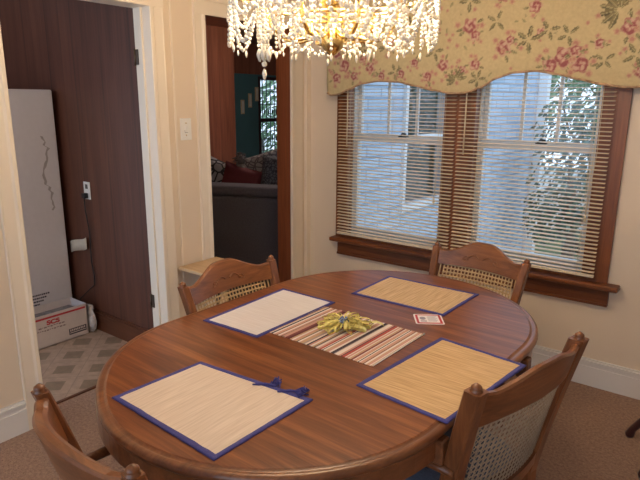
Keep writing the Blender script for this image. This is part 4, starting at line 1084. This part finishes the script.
for r, zt, n, sag in ((.325, 1.905, 12, .085), (.325, 1.905, 12, .16), (.235, 1.87, 8, .12)):
    for k in range(n):
        a0, a1 = 2*PI*k/n, 2*PI*(k+1)/n; pts = []
        for j in range(13):
            t_ = j/12; a = a0+(a1-a0)*t_; pts.append(((r+.006)*math.cos(a), (r+.006)*math.sin(a), zt-sag*4*t_*(1-t_)))
        mb = MB(); bead_line(mb, pts, .0072, .0158); mb.build('bead_swag', M['crystal'], ch_)
for k in range(12):   # upper tent of beads from the column to the ring
    a = 2*PI*k/12+.13; pts = []
    for j in range(9): t_ = j/8; pts.append(((.03+.295*t_)*math.cos(a), (.03+.295*t_)*math.sin(a), 2.03-.125*t_-.05*4*t_*(1-t_)))
    mb = MB(); bead_line(mb, pts, .006, .0155); mb.build('bead_chain', M['crystal'], ch_)
mb = MB(); px, py = 1.415-KX, -1.99-KY
bead_line(mb, [(px, py, 1.86), (px, py, 1.735)]); drop(mb, (px, py, 1.735), 1.2)
for k in range(6): a = k*PI/3; drop(mb, (px+.016*math.cos(a), py+.016*math.sin(a), 1.725), 1.0)
bead_line(mb, [(px, py, 1.70), (px, py, 1.675)], .009, .016); drop(mb, (px, py, 1.668), 1.0)
mb.build('prism_cluster', M['crystal'], ch_)

# ------------------------------------------------------------------ light
def light(nm, typ, loc, energy, col, **k):
    l = bpy.data.lights.new(nm, typ); l.energy = energy; l.color = col
    for a, v in k.items(): setattr(l, a, v)
    o = bpy.data.objects.new(nm, l); COL.objects.link(o); o.location = loc; return o
for k in range(NB):
    a = 2*PI*k/NB+.2
    light('bulb_light', 'POINT', (KX+.21*math.cos(a), KY+.21*math.sin(a), 1.96), 8.5, (1, .79, .55), shadow_soft_size=.03)
light('fill_dome_light', 'POINT', (-1.3, 1.5, H-.16), 28, (1, .86, .72), shadow_soft_size=.1)  # added fill under the invented dome, lifts the dark sofa room
wd = bpy.data.worlds.new('World'); SC.world = wd; wd.use_nodes = True
nt = wd.node_tree; bg = nt.nodes['Background']
tc = N(nt, 'ShaderNodeTexCoord'); sp = N(nt, 'ShaderNodeSeparateXYZ'); nt.links.new(tc.outputs['Generated'], sp.inputs[0])
cr = N(nt, 'ShaderNodeValToRGB'); e = cr.color_ramp.elements; e[0].position = .45; e[0].color = (.66, .78, .96, 1); e[1].position = .9; e[1].color = (.55, .70, 1.0, 1)
nt.links.new(sp.outputs['Z'], cr.inputs['Fac']); nt.links.new(cr.outputs['Color'], bg.inputs['Color'])
bg.inputs['Strength'].default_value = 1.7

# ------------------------------------------------------------------ camera
cam = bpy.data.cameras.new('camera'); co = bpy.data.objects.new('camera', cam); COL.objects.link(co); SC.camera = co
r_ = Vector((.79551749, .60589045, .00697759)); u_ = Vector((-.1489957, .1844394, .97148463)); f_ = Vector((-.58732632, .77387265, -.23699984))
Mx = Matrix(((r_.x, u_.x, -f_.x, 2.650376), (r_.y, u_.y, -f_.y, -3.33128119), (r_.z, u_.z, -f_.z, 1.5779845), (0, 0, 0, 1)))
co.matrix_world = Mx
cam.sensor_width = 36; cam.sensor_fit = 'HORIZONTAL'; cam.lens = 571.8647/640*36; cam.clip_start = .02
vs_ = SC.view_settings; vs_.view_transform = 'Standard'; vs_.look = 'None'; vs_.exposure = .3; vs_.gamma = 1; vs_.use_curve_mapping = False

# group names for the repeats
for o in list(bpy.data.objects):
    if o.parent is None and 'label' in o.keys():
        g_ = {'placemat': 'bordered straw placemats on the dining table', 'dining_chair': 'cane-backed oak chairs round the dining table', 'dining_armchair': 'cane-backed oak chairs round the dining table',
              'throw_pillow': 'throw pillows on the sofa', 'wall_plaque': 'tan plaques on the teal wall', 'mini_blind': 'mini blinds on the double window', 'door_hinge': 'hinges on the left doorway jamb'}.get(o.name.split('.')[0])
        if g_: o['group'] = g_
